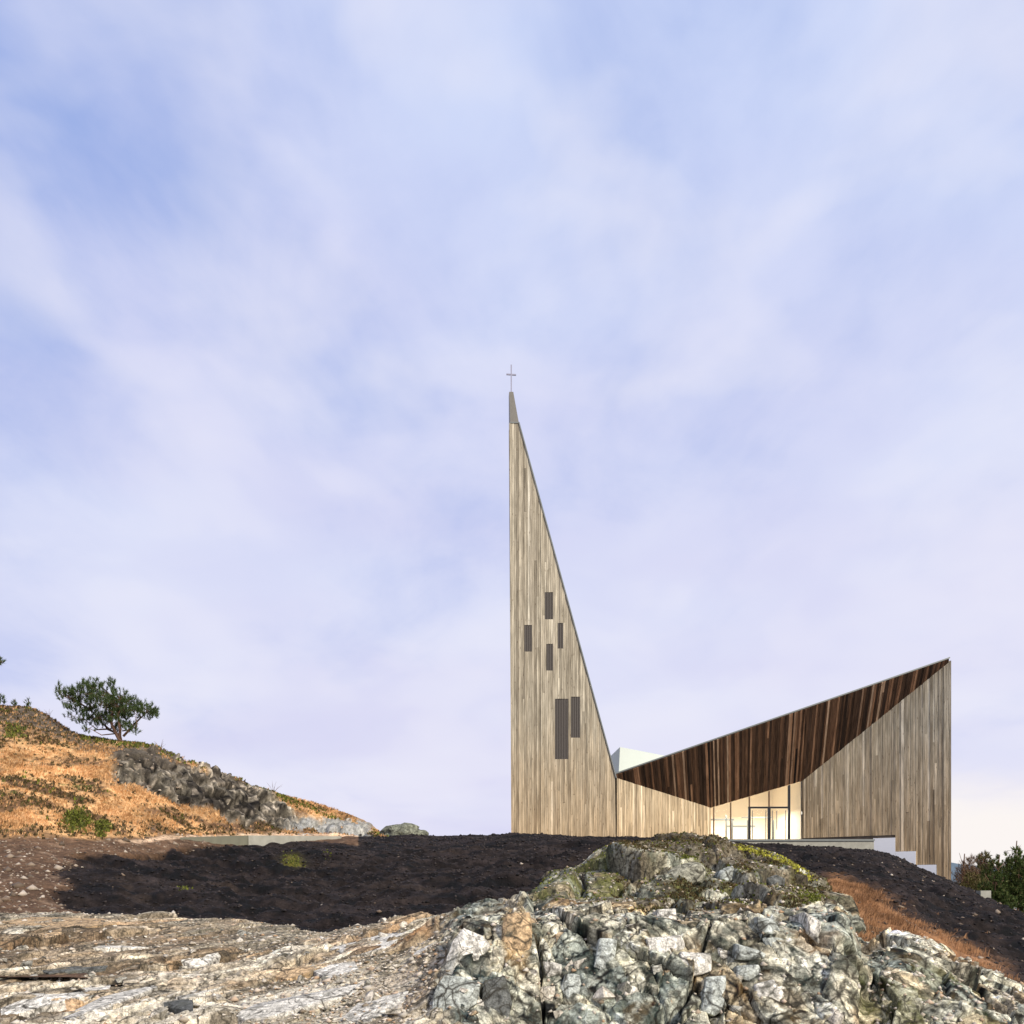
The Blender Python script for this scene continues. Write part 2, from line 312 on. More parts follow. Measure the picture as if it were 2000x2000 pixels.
# ------------------------------------------------------------------ terrain behind the rock: soil bank, brown earth, grassy hill
GC = {
 -500: [(1900,13),(1850,19),(1780,23),(1700,28),(1640,33),(1530,38),(1430,43),(1350,47),(1300,50),(1330,58),(1430,75)],
 0:    [(1900,13),(1850,19),(1770,23.5),(1700,28),(1641,33),(1560,37),(1480,42),(1415,46.5),(1380,50),(1410,58),(1500,75)],
 60:   [(1900,13),(1850,19),(1772,23.5),(1705,28),(1645,33),(1565,37),(1490,42),(1425,46.5),(1381,50.5),(1415,58),(1510,75)],
 120:  [(1900,13),(1855,19),(1775,24),(1705,29),(1650,34),(1580,38),(1505,42.5),(1450,46.5),(1414,50),(1440,58),(1530,75)],
 160:  [(1900,13),(1855,19),(1775,24),(1705,29),(1655,34),(1590,38),(1515,42.5),(1465,46),(1438,49),(1455,58),(1540,75)],
 225:  [(1900,13),(1860,19),(1780,24),(1710,29),(1665,34),(1625,37),(1575,40),(1515,43),(1470,46),(1447,48.5),(1465,58),(1550,75)],
 285:  [(1900,13),(1860,19),(1780,24),(1712,30),(1665,36),(1640,38),(1612,40),(1560,42.8),(1530,44.6),(1475,46.2),(1452,48.5),(1475,58),(1560,75)],
 350:  [(1900,13),(1860,19),(1785,24),(1715,30.5),(1668,38),(1640,41),(1620,43),(1580,45),(1555,46.4),(1490,47.8),(1478,50),(1500,58),(1570,75)],
 420:  [(1900,13),(1860,19),(1785,24),(1715,31),(1660,41),(1636,46),(1620,47.5),(1598,49),(1575,50),(1510,51),(1497,53),(1520,60),(1580,75)],
 470:  [(1900,13),(1862,19),(1790,24),(1715,32),(1652,45),(1636,49),(1622,50.5),(1605,51.5),(1540,53),(1519,55),(1540,62),(1600,75)],
 540:  [(1900,13),(1865,19),(1795,24),(1712,33),(1647,47),(1636,51),(1622,53),(1610,54),(1565,55.5),(1547,58),(1565,64),(1610,75)],
 600:  [(1900,13),(1870,19),(1800,24),(1712,33.5),(1643,48.5),(1635,52),(1615,55),(1580,57),(1562,59.5),(1580,66),(1625,75)],
 670:  [(1900,13),(1870,19),(1800,24),(1712,34),(1641,50),(1634,54),(1612,57),(1585,60),(1600,66),(1635,75)],
 725:  [(1900,13),(1865,19),(1795,24),(1712,34),(1642,50),(1632,54),(1622,58),(1605,60.5),(1620,66),(1645,75)],
 760:  [(1900,13),(1860,19),(1790,24),(1712,34),(1642,50),(1631,54.5),(1634,58),(1640,62),(1660,75)],
 900:  [(1900,13),(1860,18),(1785,24),(1712,33),(1642,48),(1630,54),(1638,58),(1645,62),(1665,75)],
 1050: [(1900,13),(1850,18),(1775,24),(1705,33),(1643,47),(1630,53.5),(1638,58),(1645,62),(1665,75)],
 1180: [(1900,13),(1850,18),(1775,24),(1705,32),(1645,46),(1632,53),(1640,58),(1648,62),(1665,75)],
 1290: [(1900,13),(1850,18),(1775,23),(1705,31),(1652,44),(1637,53),(1643,58),(1650,62),(1665,75)],
 1392: [(1900,13),(1850,18),(1775,23),(1705,31),(1665,42),(1650,50),(1646,53),(1653,58),(1670,75)],
 1540: [(1900,12),(1850,16),(1765,20),(1718,26),(1685,34),(1662,44),(1652,51),(1652,54),(1660,60),(1680,75)],
 1640: [(1900,12),(1830,15),(1762,19),(1722,25),(1689,33),(1664,43),(1655,51),(1655,54),(1660,60),(1690,75)],
 1700: [(1900,12),(1838,14.5),(1778,18),(1740,24),(1701,32),(1672,42),(1659,50),(1658,54),(1665,60),(1700,75)],
 1750: [(1920,12),(1845,14.5),(1800,18),(1758,24),(1714,32),(1686,42),(1675,49),(1673,54),(1680,60),(1720,75)],
 1800: [(1940,12),(1862,14.5),(1825,17.5),(1778,23),(1734,31),(1708,40),(1698,48),(1700,54),(1700,60),(1750,75)],
 1860: [(1950,12),(1892,14.5),(1850,18),(1798,24),(1755,31),(1731,39),(1722,46),(1726,54),(1740,60),(1780,75)],
 1930: [(1960,12),(1915,14.5),(1872,18),(1822,23.5),(1778,30),(1754,37),(1750,43),(1765,50),(1800,60),(1850,75)],
 2000: [(1975,12),(1935,14.5),(1895,18),(1845,23),(1803,29),(1786,35),(1795,42),(1830,50),(1870,60),(1900,75)],
 2500: [(2100,12),(2060,14.5),(2020,18),(1980,23),(1960,29),(1960,35),(1980,42),(1990,50),(1990,60),(1990,75)],
}
gpx = np.linspace(-450, 2450, 880); gY = np.concatenate([np.linspace(12.5, 20, 60, endpoint=False), np.linspace(20, 62, 330, endpoint=False), np.linspace(62, 110, 30)])
GZ = table(GC, gpx, gY, 6, 3)
V, Fa, PX, YY = fan(gpx, gY, GZ); PY = HY-V[:,:,2]/YY*F
# the farthest rows sink to the far land
V[:,:,2] = np.where(YY > 75, V[:,:,2]-(YY-75)*.3, V[:,:,2])
p = V.reshape(-1, 3); px = PX.ravel(); py = PY.ravel(); yy = YY.ravel()
w1 = fbm(p*.22, 3, 11); w2 = fbm(p*1.1, 4, 21)
# regions
Lb = np.interp(py, [1600,1665,1700,1745,1780,1820], [150,140,118,70,140,200])+w1*60+w2*34
Tb = np.interp(px, [0,310,336,490,600,700,5000], [1667,1667,1660,1648,1638,1600,1500])
soil = sst(-10, 22, px-Lb)*np.where(px < 700, sst(-3, 2, py-Tb+w2*4), 1)
soil = np.where((px >= 700) | (yy < 48), soil, 0)
hillm = np.where((px < 760), sst(2, -8, py-np.interp(px, [0,130,230,400,760], [1640,1640,1634,1632,1630])+w2*6), 0)*(yy > 32)
cpts = np.array([(215,1468,1520),(260,1462,1535),(300,1466,1545),(350,1482,1570),(400,1494,1580),(440,1505,1600),(470,1520,1612),(520,1545,1618),(560,1575,1620),(600,1590,1622),(660,1600,1628),(730,1606,1632)])
ct = np.interp(px, cpts[:,0], cpts[:,1]); cb = np.interp(px, cpts[:,0], cpts[:,2])
cliff = sst(-5, 5, py-ct+w2*12)*sst(5, -5, py-cb+w2*18)*sst(205, 235, px)*sst(740, 715, px)*(yy > 38)
shelf = np.interp(px, [1640,1700,1760,1800,1860,1930,2000,2400], [1735,1762,1800,1822,1852,1880,1910,2050])
gl = np.exp(-((py-shelf+14+w1*26+w2*14)/20.)**2)*sst(1590, 1650, px)*(yy < 30)*sst(2010, 1900, px)
low = sst(10, 40, py-shelf)*(yy < 24)*sst(1600, 1660, px)
road = np.where((px < 700)&(px > -500), sst(6, 2, np.abs(py-np.interp(px, [0,250,400,700],[1660,1641,1634,1631])+w2*3))*sst(120, 330, px), 0)*(yy > 36)*(yy < 60)
def hexc(*c): return np.array(c)
C = np.empty((len(p), 3)); C[:] = (.115,.068,.038)                   # brown stony earth
C = C*(1+.5*w2[:,None]) + np.clip(fbm(p*2.3, 3, 5)-.25, 0, 1)[:,None]*np.array([[.34,.25,.16]])
def lay(C, m, c, var=0, nz=None):
    c = np.array(c)[None,:]*(1+(var*nz[:,None] if nz is not None else 0)); m = m[:,None]; return C*(1-m)+c*m
gn = fbm(np.stack([(p[:,0]*.35+p[:,2]*.9)*.9, p[:,1]*.35, (p[:,0]*.5-p[:,2])*.25], 1)*1.3, 4, 31); gn2 = fbm(p*1.7, 3, 41)
C = lay(C, hillm, (.62,.37,.165), 1.4, gn)
C = lay(C, hillm*sst(.12, .38, gn), (.12,.07,.035), .5, gn2); C = lay(C, hillm*sst(.25, .5, gn2)*sst(-.1, .3, w1), (.11,.12,.03), .3, gn)
sh = fbm(np.stack([(p[:,0]+p[:,2]*1.4)*.5, p[:,1]*.3, (p[:,0]*.4-p[:,2])*.9], 1), 5, 33, .6); C = lay(C, hillm*sst(.02,.3,sh), (.17,.095,.045), .6, gn2)
C = lay(C, hillm*sst(1585,1622,py)*sst(-.2,.15,w1+w2*.5)*.85, (.085,.05,.03), .7, gn2)
C = lay(C, hillm*sst(1480, 1440, py+25+w1*30)*sst(400, 100, px)*.75, (.12,.085,.055), .6, gn2)
f1, f2, cid, off = voro(p*np.array([.62, .8, 1.1])+w2[:,None]*.5, 3)
f1b, f2b, cidb, offb = voro(p*np.array([2.6,2.,1.0]), 8); vst = fbm(p*np.array([5,5,.9]), 3, 9)
cc = np.array([(.14,.12,.09),(.26,.23,.175),(.075,.065,.05),(.18,.16,.12)])[(cid*3.99).astype(int)]*(.8+.4*rnd(cidb,1))[:,None]
cc = cc*.55*(1+2.0*vst[:,None])*(1+.9*sst(14,2,py-ct))[:,None]+np.array((.42,.36,.28))*(sst(.2,.45,vst)*.5)[:,None]; C = C*(1-cliff[:,None])+cc*cliff[:,None]
paler = cliff*sst(540, 600, px)*sst(1588, 1600, py); C = lay(C, paler*.7, (.44,.45,.42), .3, gn2)
C = lay(C, road, (.62,.44,.28), .3, gn2)
sn2 = fbm(np.stack([p[:,0]*.7+p[:,1]*.3, p[:,1]*1.8, p[:,2]*2], 1), 5, 79, .65)
C = lay(C, soil*(1-hillm*(yy > 46)), (.0165,.0125,.011), 2.6, sn2)
C = lay(C, soil*(1-hillm)*sst(.28, .5, fbm(p*.6, 3, 77))*.5, (.040,.029,.022), .5, gn2)
gp = np.exp(-(((px-572)/18.)**2+((py-1682)/9.)**2)); C = lay(C, gp*soil*.8, (.13,.12,.02), .3, gn2)
C = lay(C, np.where((px<345)&(px>-100), sst(26,10,np.abs(py-np.interp(px,[0,52,83,124,149,186,330],[1385,1386,1404,1424,1440,1446,1474])-8+w2*10)),0)*.85, (.10,.085,.065), .7, gn2)
C = lay(C, low*.9, (.12,.075,.04), .6, gn2); C = lay(C, gl, (.30,.155,.07), .5, gn2)
C = np.clip(C, .006, .9)
nrm = gnorm(V).reshape(-1, 3); nrm[nrm[:,2] < 0] *= -1
near = np.clip(yy/30, .4, 1.4)
d = (w1*.16+w2*.07)*near*(1-.6*hillm) + hillm*gn*.12
d += soil*(-np.abs(fbm(np.stack([p[:,0]*.28+p[:,1]*.12, p[:,1]*.8, p[:,2]], 1), 4, 67))*.75 + fbm(p*np.array([.8, .9, 1.2]), 4, 61)*.25 + fbm(p*2.6, 3, 62)*.20)*near*(1-.75*sst(36,50,yy))*(1-.4*sst(1640,1700,px)*sst(28,38,yy))
d += cliff*.55*((cid-.5)*.9+(offb[:,0]*(rnd(cidb,2)-.5)+offb[:,2]*(rnd(cidb,3)-.5))*.7-.7*sst(.2, 0, f2-f1)+(cidb-.5)*.4+vst*.15)
d *= sst(66, 58, yy)*.85+.15
p = p+nrm*d[:,None]
me = npmesh('terrain', p, Fa); vcol(me, 'tint', C)
terrain = tag(link('terrain', me, mat_ground), kind='structure')
tp = p.reshape(V.shape)
def ground_at(pxq, Yq):
    """terrain surface point on a line of sight at a distance"""
    i = int(np.clip(np.searchsorted(gpx, pxq), 1, len(gpx)-1)); j = int(np.clip(np.searchsorted(gY, Yq), 1, len(gY)-1)); return Vector(tp[i, j])
TM = dict(soil=soil, hill=hillm*(1-cliff), cliff=cliff, gl=gl, low=low, px=px, py=py, yy=yy, gn=gn, road=road)

# ------------------------------------------------------------------ foreground bedrock
RC = {
 -400: [(2250,6),(2080,9),(2000,10.5),(1915,13),(1860,15.5),(1820,17.5),(1783,20),(1810,23),(1950,28)],
 0:    [(2250,6),(2080,9),(2000,10.5),(1915,12.5),(1875,14.5),(1825,17),(1783,20),(1805,22.5),(1950,27)],
 250:  [(2250,6),(2080,9),(2000,10.4),(1930,12),(1880,14),(1830,17),(1785,20),(1810,22.5),(1950,26)],
 450:  [(2250,6),(2080,9),(2000,10.2),(1935,11.8),(1890,13.5),(1840,16.2),(1795,19.4),(1820,22),(1960,25)],
 560:  [(2250,6),(2080,9),(2000,10),(1930,11.7),(1875,13.5),(1830,16.2),(1803,18.6),(1825,21),(1960,24)],
 635:  [(2250,6),(2080,9),(2000,10),(1925,11.6),(1865,13.5),(1838,15.5),(1819,18),(1840,20),(1960,23)],
 700:  [(2250,6),(2080,9),(2000,9.9),(1920,11.4),(1855,13.2),(1825,15),(1806,17.3),(1835,19.5),(1960,22)],
 780:  [(2250,6),(2080,9),(2000,9.9),(1915,11.3),(1845,13),(1812,14.7),(1789,16.6),(1825,19),(1960,22)],
 860:  [(2250,6),(2080,9),(2000,9.7),(1920,10.5),(1840,12),(1800,13.5),(1786,15.5),(1820,18),(1960,22)],
 900:  [(2250,6),(2080,9),(2000,9.7),(1910,10.4),(1835,11.3),(1803,12.6),(1796,14.8),(1815,17.5),(1960,22)],
 1000: [(2250,6),(2080,9.2),(2000,9.8),(1900,10.5),(1812,11.3),(1796,12.6),(1788,14.6),(1800,17),(1960,23)],
 1035: [(2250,6),(2080,9.2),(2000,9.8),(1900,10.5),(1805,11.3),(1785,12.4),(1762,14.8),(1782,17.2),(1960,23)],
 1070: [(2250,6),(2080,9.2),(2000,9.8),(1900,10.5),(1800,11.3),(1775,12.4),(1742,14.6),(1716,16.4),(1740,18.5),(1960,24)],
 1110: [(2250,6),(2080,9.2),(2000,9.8),(1900,10.5),(1800,11.2),(1772,12.4),(1735,14.6),(1690,16.8),(1715,19),(1960,24)],
 1160: [(2250,6),(2080,9.2),(2000,9.8),(1900,10.4),(1800,11.2),(1772,12.4),(1740,14.6),(1690,16),(1662,17.8),(1690,20),(1940,25)],
 1210: [(2250,6),(2080,9.2),(2000,9.8),(1900,10.4),(1800,11.1),(1772,12.4),(1745,14.6),(1680,15.8),(1644,17.8),(1670,20),(1940,26)],
 1290: [(2250,6),(2080,9.2),(2000,9.8),(1900,10.4),(1800,11.0),(1770,12.2),(1745,14.4),(1690,15.6),(1640,17.4),(1632,19.2),(1655,22),(1940,27)],
 1380: [(2250,6),(2080,9.2),(2000,9.8),(1900,10.4),(1795,11.0),(1768,12.2),(1742,14.4),(1690,15.6),(1648,17.4),(1638,19.4),(1655,22),(1940,27)],
 1440: [(2250,6),(2080,9.2),(2000,9.8),(1900,10.4),(1790,11.0),(1765,12.2),(1740,14.2),(1695,15.6),(1660,17.4),(1649,19.4),(1665,22),(1900,26)],
 1490: [(2250,6),(2080,9.2),(2000,9.8),(1900,10.3),(1790,11.0),(1765,12.4),(1740,14.2),(1702,15.6),(1670,17.4),(1659,19.2),(1680,22),(1900,26)],
 1530: [(2250,6),(2080,9.2),(2000,9.7),(1900,10.3),(1795,11.1),(1765,12.6),(1740,14.4),(1710,15.8),(1684,17.2),(1674,18.8),(1700,22),(1900,26)],
 1575: [(2250,6),(2080,9.2),(2000,9.7),(1900,10.3),(1800,11.1),(1768,12.6),(1745,14.4),(1720,16),(1700,17.6),(1720,20),(1900,25)],
 1612: [(2250,6),(2080,9.2),(2000,9.6),(1900,10.3),(1800,11.1),(1770,12.6),(1748,14.4),(1730,16),(1755,18.5),(1900,22)],
 1645: [(2250,6),(2080,9.2),(2000,9.6),(1900,10.2),(1800,11.0),(1778,12.6),(1764,14),(1785,16),(1900,19)],
 1662: [(2250,6),(2080,9.2),(2000,9.7),(1900,10.4),(1830,11.2),(1800,12.5),(1800,13.6),(1830,15.5),(1930,18)],
 1680: [(2250,6),(2080,9.3),(2000,10),(1925,10.9),(1880,11.8),(1845,13),(1850,14.5),(1900,16),(2000,18)],
 1760: [(2250,6),(2080,9.2),(2000,9.9),(1910,10.8),(1860,11.8),(1828,13),(1845,14.5),(1900,16),(2000,18)],
 1810: [(2250,6),(2080,9.2),(2000,9.9),(1925,10.8),(1875,11.8),(1840,13),(1860,14.5),(1920,16),(2010,18)],
 1850: [(2250,6),(2080,9.2),(2000,9.9),(1940,10.8),(1900,11.8),(1878,12.8),(1890,14),(1940,16),(2030,18)],
 1910: [(2250,6),(2080,9.2),(2000,9.9),(1950,10.8),(1920,11.6),(1903,12.6),(1915,14),(1980,16),(2060,18)],
 2000: [(2250,6),(2090,9.2),(2020,9.9),(1970,10.8),(1945,11.6),(1932,12.6),(1945,14),(2020,16),(2100,18)],
 2400: [(2350,6),(2190,9.2),(2120,9.9),(2090,10.8),(2065,11.6),(2050,12.6),(2060,14),(2150,16),(2250,18)],
}
rpx = np.linspace(-300, 2300, 1040); rY = np.concatenate([np.linspace(6, 9.2, 24, endpoint=False), np.linspace(9.2, 12.8, 300, endpoint=False), np.linspace(12.8, 20.5, 250, endpoint=False), np.linspace(20.5, 26, 24)])
RZ = table(RC, rpx, rY, 5, 5)
V, FaR, PX, YY = fan(rpx, rY, RZ); n0 = gnorm(V); n0[n0[:,:,2] < 0] *= -1
p = V.reshape(-1, 3); nrm = n0.reshape(-1, 3); px = PX.ravel(); yy = YY.ravel(); py = HY-p[:,2]/yy*F
warp = np.stack([fbm(p*.9, 3, 101), fbm(p*.9, 3, 111), fbm(p*.9, 3, 121)], 1)
blk = sst(820, 900, px+warp[:,0]*40)                       # 0 = bedded shelf on the left, 1 = blocky knoll
top = blk*sst(1775, 1745, py+warp[:,1]*12)                    # the rounder, lichened cap of the knoll
# bedded shelf: plates dipping, elongated along their strike
ca, sa = math.cos(R_(42)), math.sin(R_(42)); tilt = p[:,2]*1.0
q = np.stack([(p[:,0]*ca+p[:,1]*sa), (-p[:,0]*sa+p[:,1]*ca), p[:,2]], 1)+warp*.42
qs = q
def facets(q, sc, s, slope, step, crack, cw, k=None):
    f1, f2, cid, off = voro(q*np.array(sc), s); e = f2-f1
    dd = np.clip((cid-.5)*step*2,-step,step)+(off[:,0]*(rnd(cid,1)-.5)+off[:,1]*(rnd(cid,2)-.5)+off[:,2]*(rnd(cid,3)-.5))*2*slope
    return dd-crack*sst(cw, 0, e), cid, e
dS1, cS1, _ = facets(qs, (.34,1.2,1.3), 231, .16, .075, .02, .10)
dS2, cS2, _ = facets(qs, (.8,3.8,3.2), 211, .07, .042, .03, .14)
dS3, cS3, _ = facets(qs, (2.2,12,9), 221, .025, .014, .010, .2)
# blocky knoll: steep joints leaning to the upper left / lower right
cb_, sb_ = math.cos(R_(32)), math.sin(R_(32))
b_ = np.stack([p[:,0]*cb_+p[:,2]*sb_, p[:,1], -p[:,0]*sb_+p[:,2]*cb_], 1)+warp*.16
dB1, cB1, eB1 = facets(b_, (.85,.6,.65), 301, .32, .12, .24, .04)
dB2, cB2, eB2 = facets(b_, (2.1,1.6,1.5), 311, .11, .03, .07, .04)
dB3, cB3, _ = facets(b_, (6.5,4.5,4.3), 321, .04, .008, .012, .06)
dT1, cT1, _ = facets(p+warp*.3, (.75,.6,.9), 401, .22, .16, .28, .12)
fine = fbm(p*7, 3, 131)*.012+fbm(p*2.2, 3, 141)*.04
w01 = fbm(p*.5, 3, 151)
dS = (dS1+dS2+dS3)*1.0+fine
dB = dB1+dB2*.9+dB3+fine
dT = dT1+dB2*.5+dB3*.7+fbm(p*1.3, 4, 161)*.08+fine
disp = dS*(1-blk)+(dB*(1-top)+dT*top)*blk
disp *= .6+.4*sst(-.5, .2, w01)
grav = sst(.0, .3, fbm(p*.42+7, 3, 171)+.5*np.exp(-((px-470)/170.)**2)*sst(1860,1800,py))*(1-blk)     # broken-stone patches of the shelf
disp *= 1-.55*grav
# colours (the rock's own)
palS = np.array([(.62,.53,.41),(.72,.65,.53),(.38,.31,.23),(.54,.43,.30),(.28,.235,.18),(.58,.40,.25),(.78,.72,.62),(.24,.18,.12)])*.98
palB = np.array([(.60,.56,.46),(.34,.345,.30),(.74,.69,.58),(.20,.205,.18),(.48,.43,.34),(.68,.61,.48),(.40,.41,.36),(.50,.37,.23)])
CS = palS[(rnd(cS2,5)*7.99).astype(int)]*.6+palS[(rnd(cS1,6)*7.99).astype(int)]*.4
lines = fbm(q*np.array([.6, 7., 12.]), 5, 181, .65)                    # bedding streaks
CS = CS*(1+2.3*lines[:,None]); CS = CS*(1-.45*sst(1850,1865,py+w01*30)*sst(1905,1885,py+w01*30)*sst(620,420,px))[:,None] if 0 else CS
rust = sst(.12, .42, fbm(p*np.array([.5,.9,.9])+31, 4, 191)); CS = CS*(1-.75*rust[:,None])+np.array((.40,.23,.12))*.75*rust[:,None]*(1+.6*lines[:,None])
CS = CS*(1-.6*grav[:,None])+np.array((.30,.28,.23))*.6*grav[:,None]
pale = sst(1870, 1930, py+w01*40)*(1-blk)*sst(-.25, .15, fbm(q*np.array([.25,.9,1.])+3, 3, 193)); CS = CS*(1-.7*pale[:,None])+np.array((.76,.72,.64))*.7*pale[:,None]*(1+.3*lines[:,None])
CB = palB[(rnd(cB1,5)*7.99).astype(int)]*.25+palB[(rnd(cB2,6)*7.99).astype(int)]*.6+palB[(rnd(cB3,6)*7.99).astype(int)]*.15
vein = fbm(b_*np.array([10,6,2.6])+warp, 5, 183, .65); CB = CB*(1+1.7*vein[:,None])
vz = np.abs(fbm(b_*np.array([2.2,2,1.6])+9, 4, 187, .6)); CB = CB*(1-.85*sst(.07,.0,vz))[:,None]
st1 = sst(.02, .22, fbm(b_*np.array([3.4,3,2.2])+33, 5, 189, .65)); CB = CB*(1-.72*st1[:,None])+np.array((.085,.088,.07))*.72*st1[:,None]
st2 = sst(.12, .3, fbm(b_*np.array([2.,2,1.6])+57, 5, 190, .6)); CB = CB*(1-.5*st2[:,None])+np.array((.16,.11,.06))*.5*st2[:,None]
dk = np.exp(-(((px-905)/75.)**2+((py-1965)/55.)**2)); CB = CB*(1-.55*dk[:,None])+np.array((.13,.15,.15))*.55*dk[:,None]
tan_ = np.exp(-(((px-1008)/24.)**4+((py-1838)/55.)**4)); CB = CB*(1-.8*tan_[:,None])+np.array((.55,.38,.21))*.8*tan_[:,None]
rs = sst(.2, .42, fbm(p*1.1+71, 4, 195)); CB = CB*(1-.6*rs[:,None])+np.array((.34,.23,.14))*.6*rs[:,None]
oli = sst(.1, .3, fbm(p*.9+13, 4, 197))*sst(1640, 1700, px)*.5; CB = CB*(1-oli[:,None])+np.array((.24,.22,.11))*oli[:,None]
mu = CB.mean(0)[None]; CB = np.clip(mu+(CB-mu)*1.3, .015, 1)
CT = CB*.72+np.array((.30,.30,.22))*.22
brn = sst(-.12, .15, fbm(p*.9+91, 4, 199)); CT = CT*(1-.8*brn[:,None])+np.array((.13,.095,.06))*.8*brn[:,None]
pt_ = sst(.1, .35, fbm(p*1.4+51, 4, 203))*sst(1400, 1480, px+w01*60); CT = CT*(1-.85*pt_[:,None])+np.array((.05,.033,.02))*.85*pt_[:,None]
ms = sst(.12, .3, fbm(p*1.7+5, 4, 205)); CT = CT*(1-.7*ms[:,None])+np.array((.13,.135,.03))*.7*ms[:,None]
zone = sst(1800,1822,py+w01*16)*sst(1915,1880,py+w01*30)*sst(560,380,px)*sst(-.25,.2,fbm(q*np.array([.4,2.5,2.]), 4, 207)); CS = CS*(1-.8*zone[:,None])+np.array((.20,.145,.095))*(1+1.6*lines[:,None])*.8*zone[:,None]
sd = sst(.06, .28, fbm(q*np.array([.7,3.2,3.])+77, 5, 209, .65)); CS = CS*.92; CS = CS*(1-.75*sd[:,None])+np.array((.14,.115,.085))*.75*sd[:,None]
CR = CS*(1-blk[:,None])+(CB*(1-top[:,None])+CT*top[:,None])*blk[:,None]
CR = CR*(np.array([1.0,.985,.88])[None]*(1-blk[:,None])+np.array([.93,.965,.88])[None]*blk[:,None])
CR = np.clip(CR*.97, .012, .82)
# face displacement goes outwards, towards the open side; shelf displacement goes up
p2 = p+nrm*disp[:,None]
me = npmesh('rock_outcrop', p2, FaR); vcol(me, 'tint', CR)
rock = tag(link('rock_outcrop', me, mat_rock), kind='structure')
rp = p2.reshape(V.shape); rn = n0; rpy = (HY-rp[:,:,2]/rp[:,:,1]*F)

# ------------------------------------------------------------------ broken stones and blocks that lie on the bedrock
def hullstone(name, rx, ry, rz, n=12, seed=0, mat=None):
    r = random.Random(seed); bm = bmesh.new()
    for k in range(n):
        while True:
            v = Vector((r.uniform(-1,1), r.uniform(-1,1), r.uniform(-1,1)))
            if .45 < max(abs(v.x), abs(v.y), abs(v.z)) and v.length < 1.35: break
        bm.verts.new((v.x*rx, v.y*ry, v.z*rz))
    res = bmesh.ops.convex_hull(bm, input=bm.verts)
    bmesh.ops.delete(bm, geom=[g for g in res['geom_interior'] if isinstance(g, bmesh.types.BMVert)], context='VERTS')
    me = bpy.data.meshes.new(name); bm.to_mesh(me); bm.free()
    if mat: me.materials.append(mat)
    return me
protos = [hullstone('stone', 1, .8, .55, 13, s, mat_block) for s in range(14)]
def rock_pt(pxq, i=None, pyq=None):
    """visible point of the bedrock on that column at about that row"""
    ii = int(np.clip(np.searchsorted(rpx, pxq), 1, len(rpx)-1)); col = rpy[ii]; ok = np.where((rY > 9.3) & (rY < 20.4))[0]
    j = ok[np.argmin(np.abs(col[ok]-pyq))]; return Vector(rp[ii, j]), Vector(rn[ii, j])
cnt = 0
while cnt < 45:                                                  # angular blocks wedged in the face of the knoll
    a, b = random.uniform(880, 1960), random.uniform(1775, 1990)
    if b < np.interp(a, [880,1650,1670,1760,1850,1960], [1790,1775,1850,1835,1885,1920]): continue
    pt, nn = rock_pt(a, None, b); s = random.uniform(.07, .2)*random.choice((1, 1, 1.35))
    m = Matrix.Translation(pt-nn*s*.42) @ Matrix.Rotation(random.uniform(-.8,.2), 4, 'Y') @ Matrix.Rotation(random.uniform(-.5,.5), 4, 'X') @ Matrix.Rotation(random.uniform(0,6.3), 4, 'Z') @ Matrix.Diagonal((s*random.uniform(.7,1), s*random.uniform(.7,1.1), s*random.uniform(.9,1.8), 1))
    link('rock_block', random.choice(protos), None, rock, m); cnt += 1
mat_hb = {k_: objrock('gneiss '+k_, [(0, c_), (.5, tuple(v_*.85 for v_ in c_))], 1.4) for k_, c_ in dict(pale=(.78,.745,.64), grey=(.50,.53,.47), tan=(.55,.39,.22), dark=(.15,.155,.14), lichen=(.38,.37,.28)).items()}
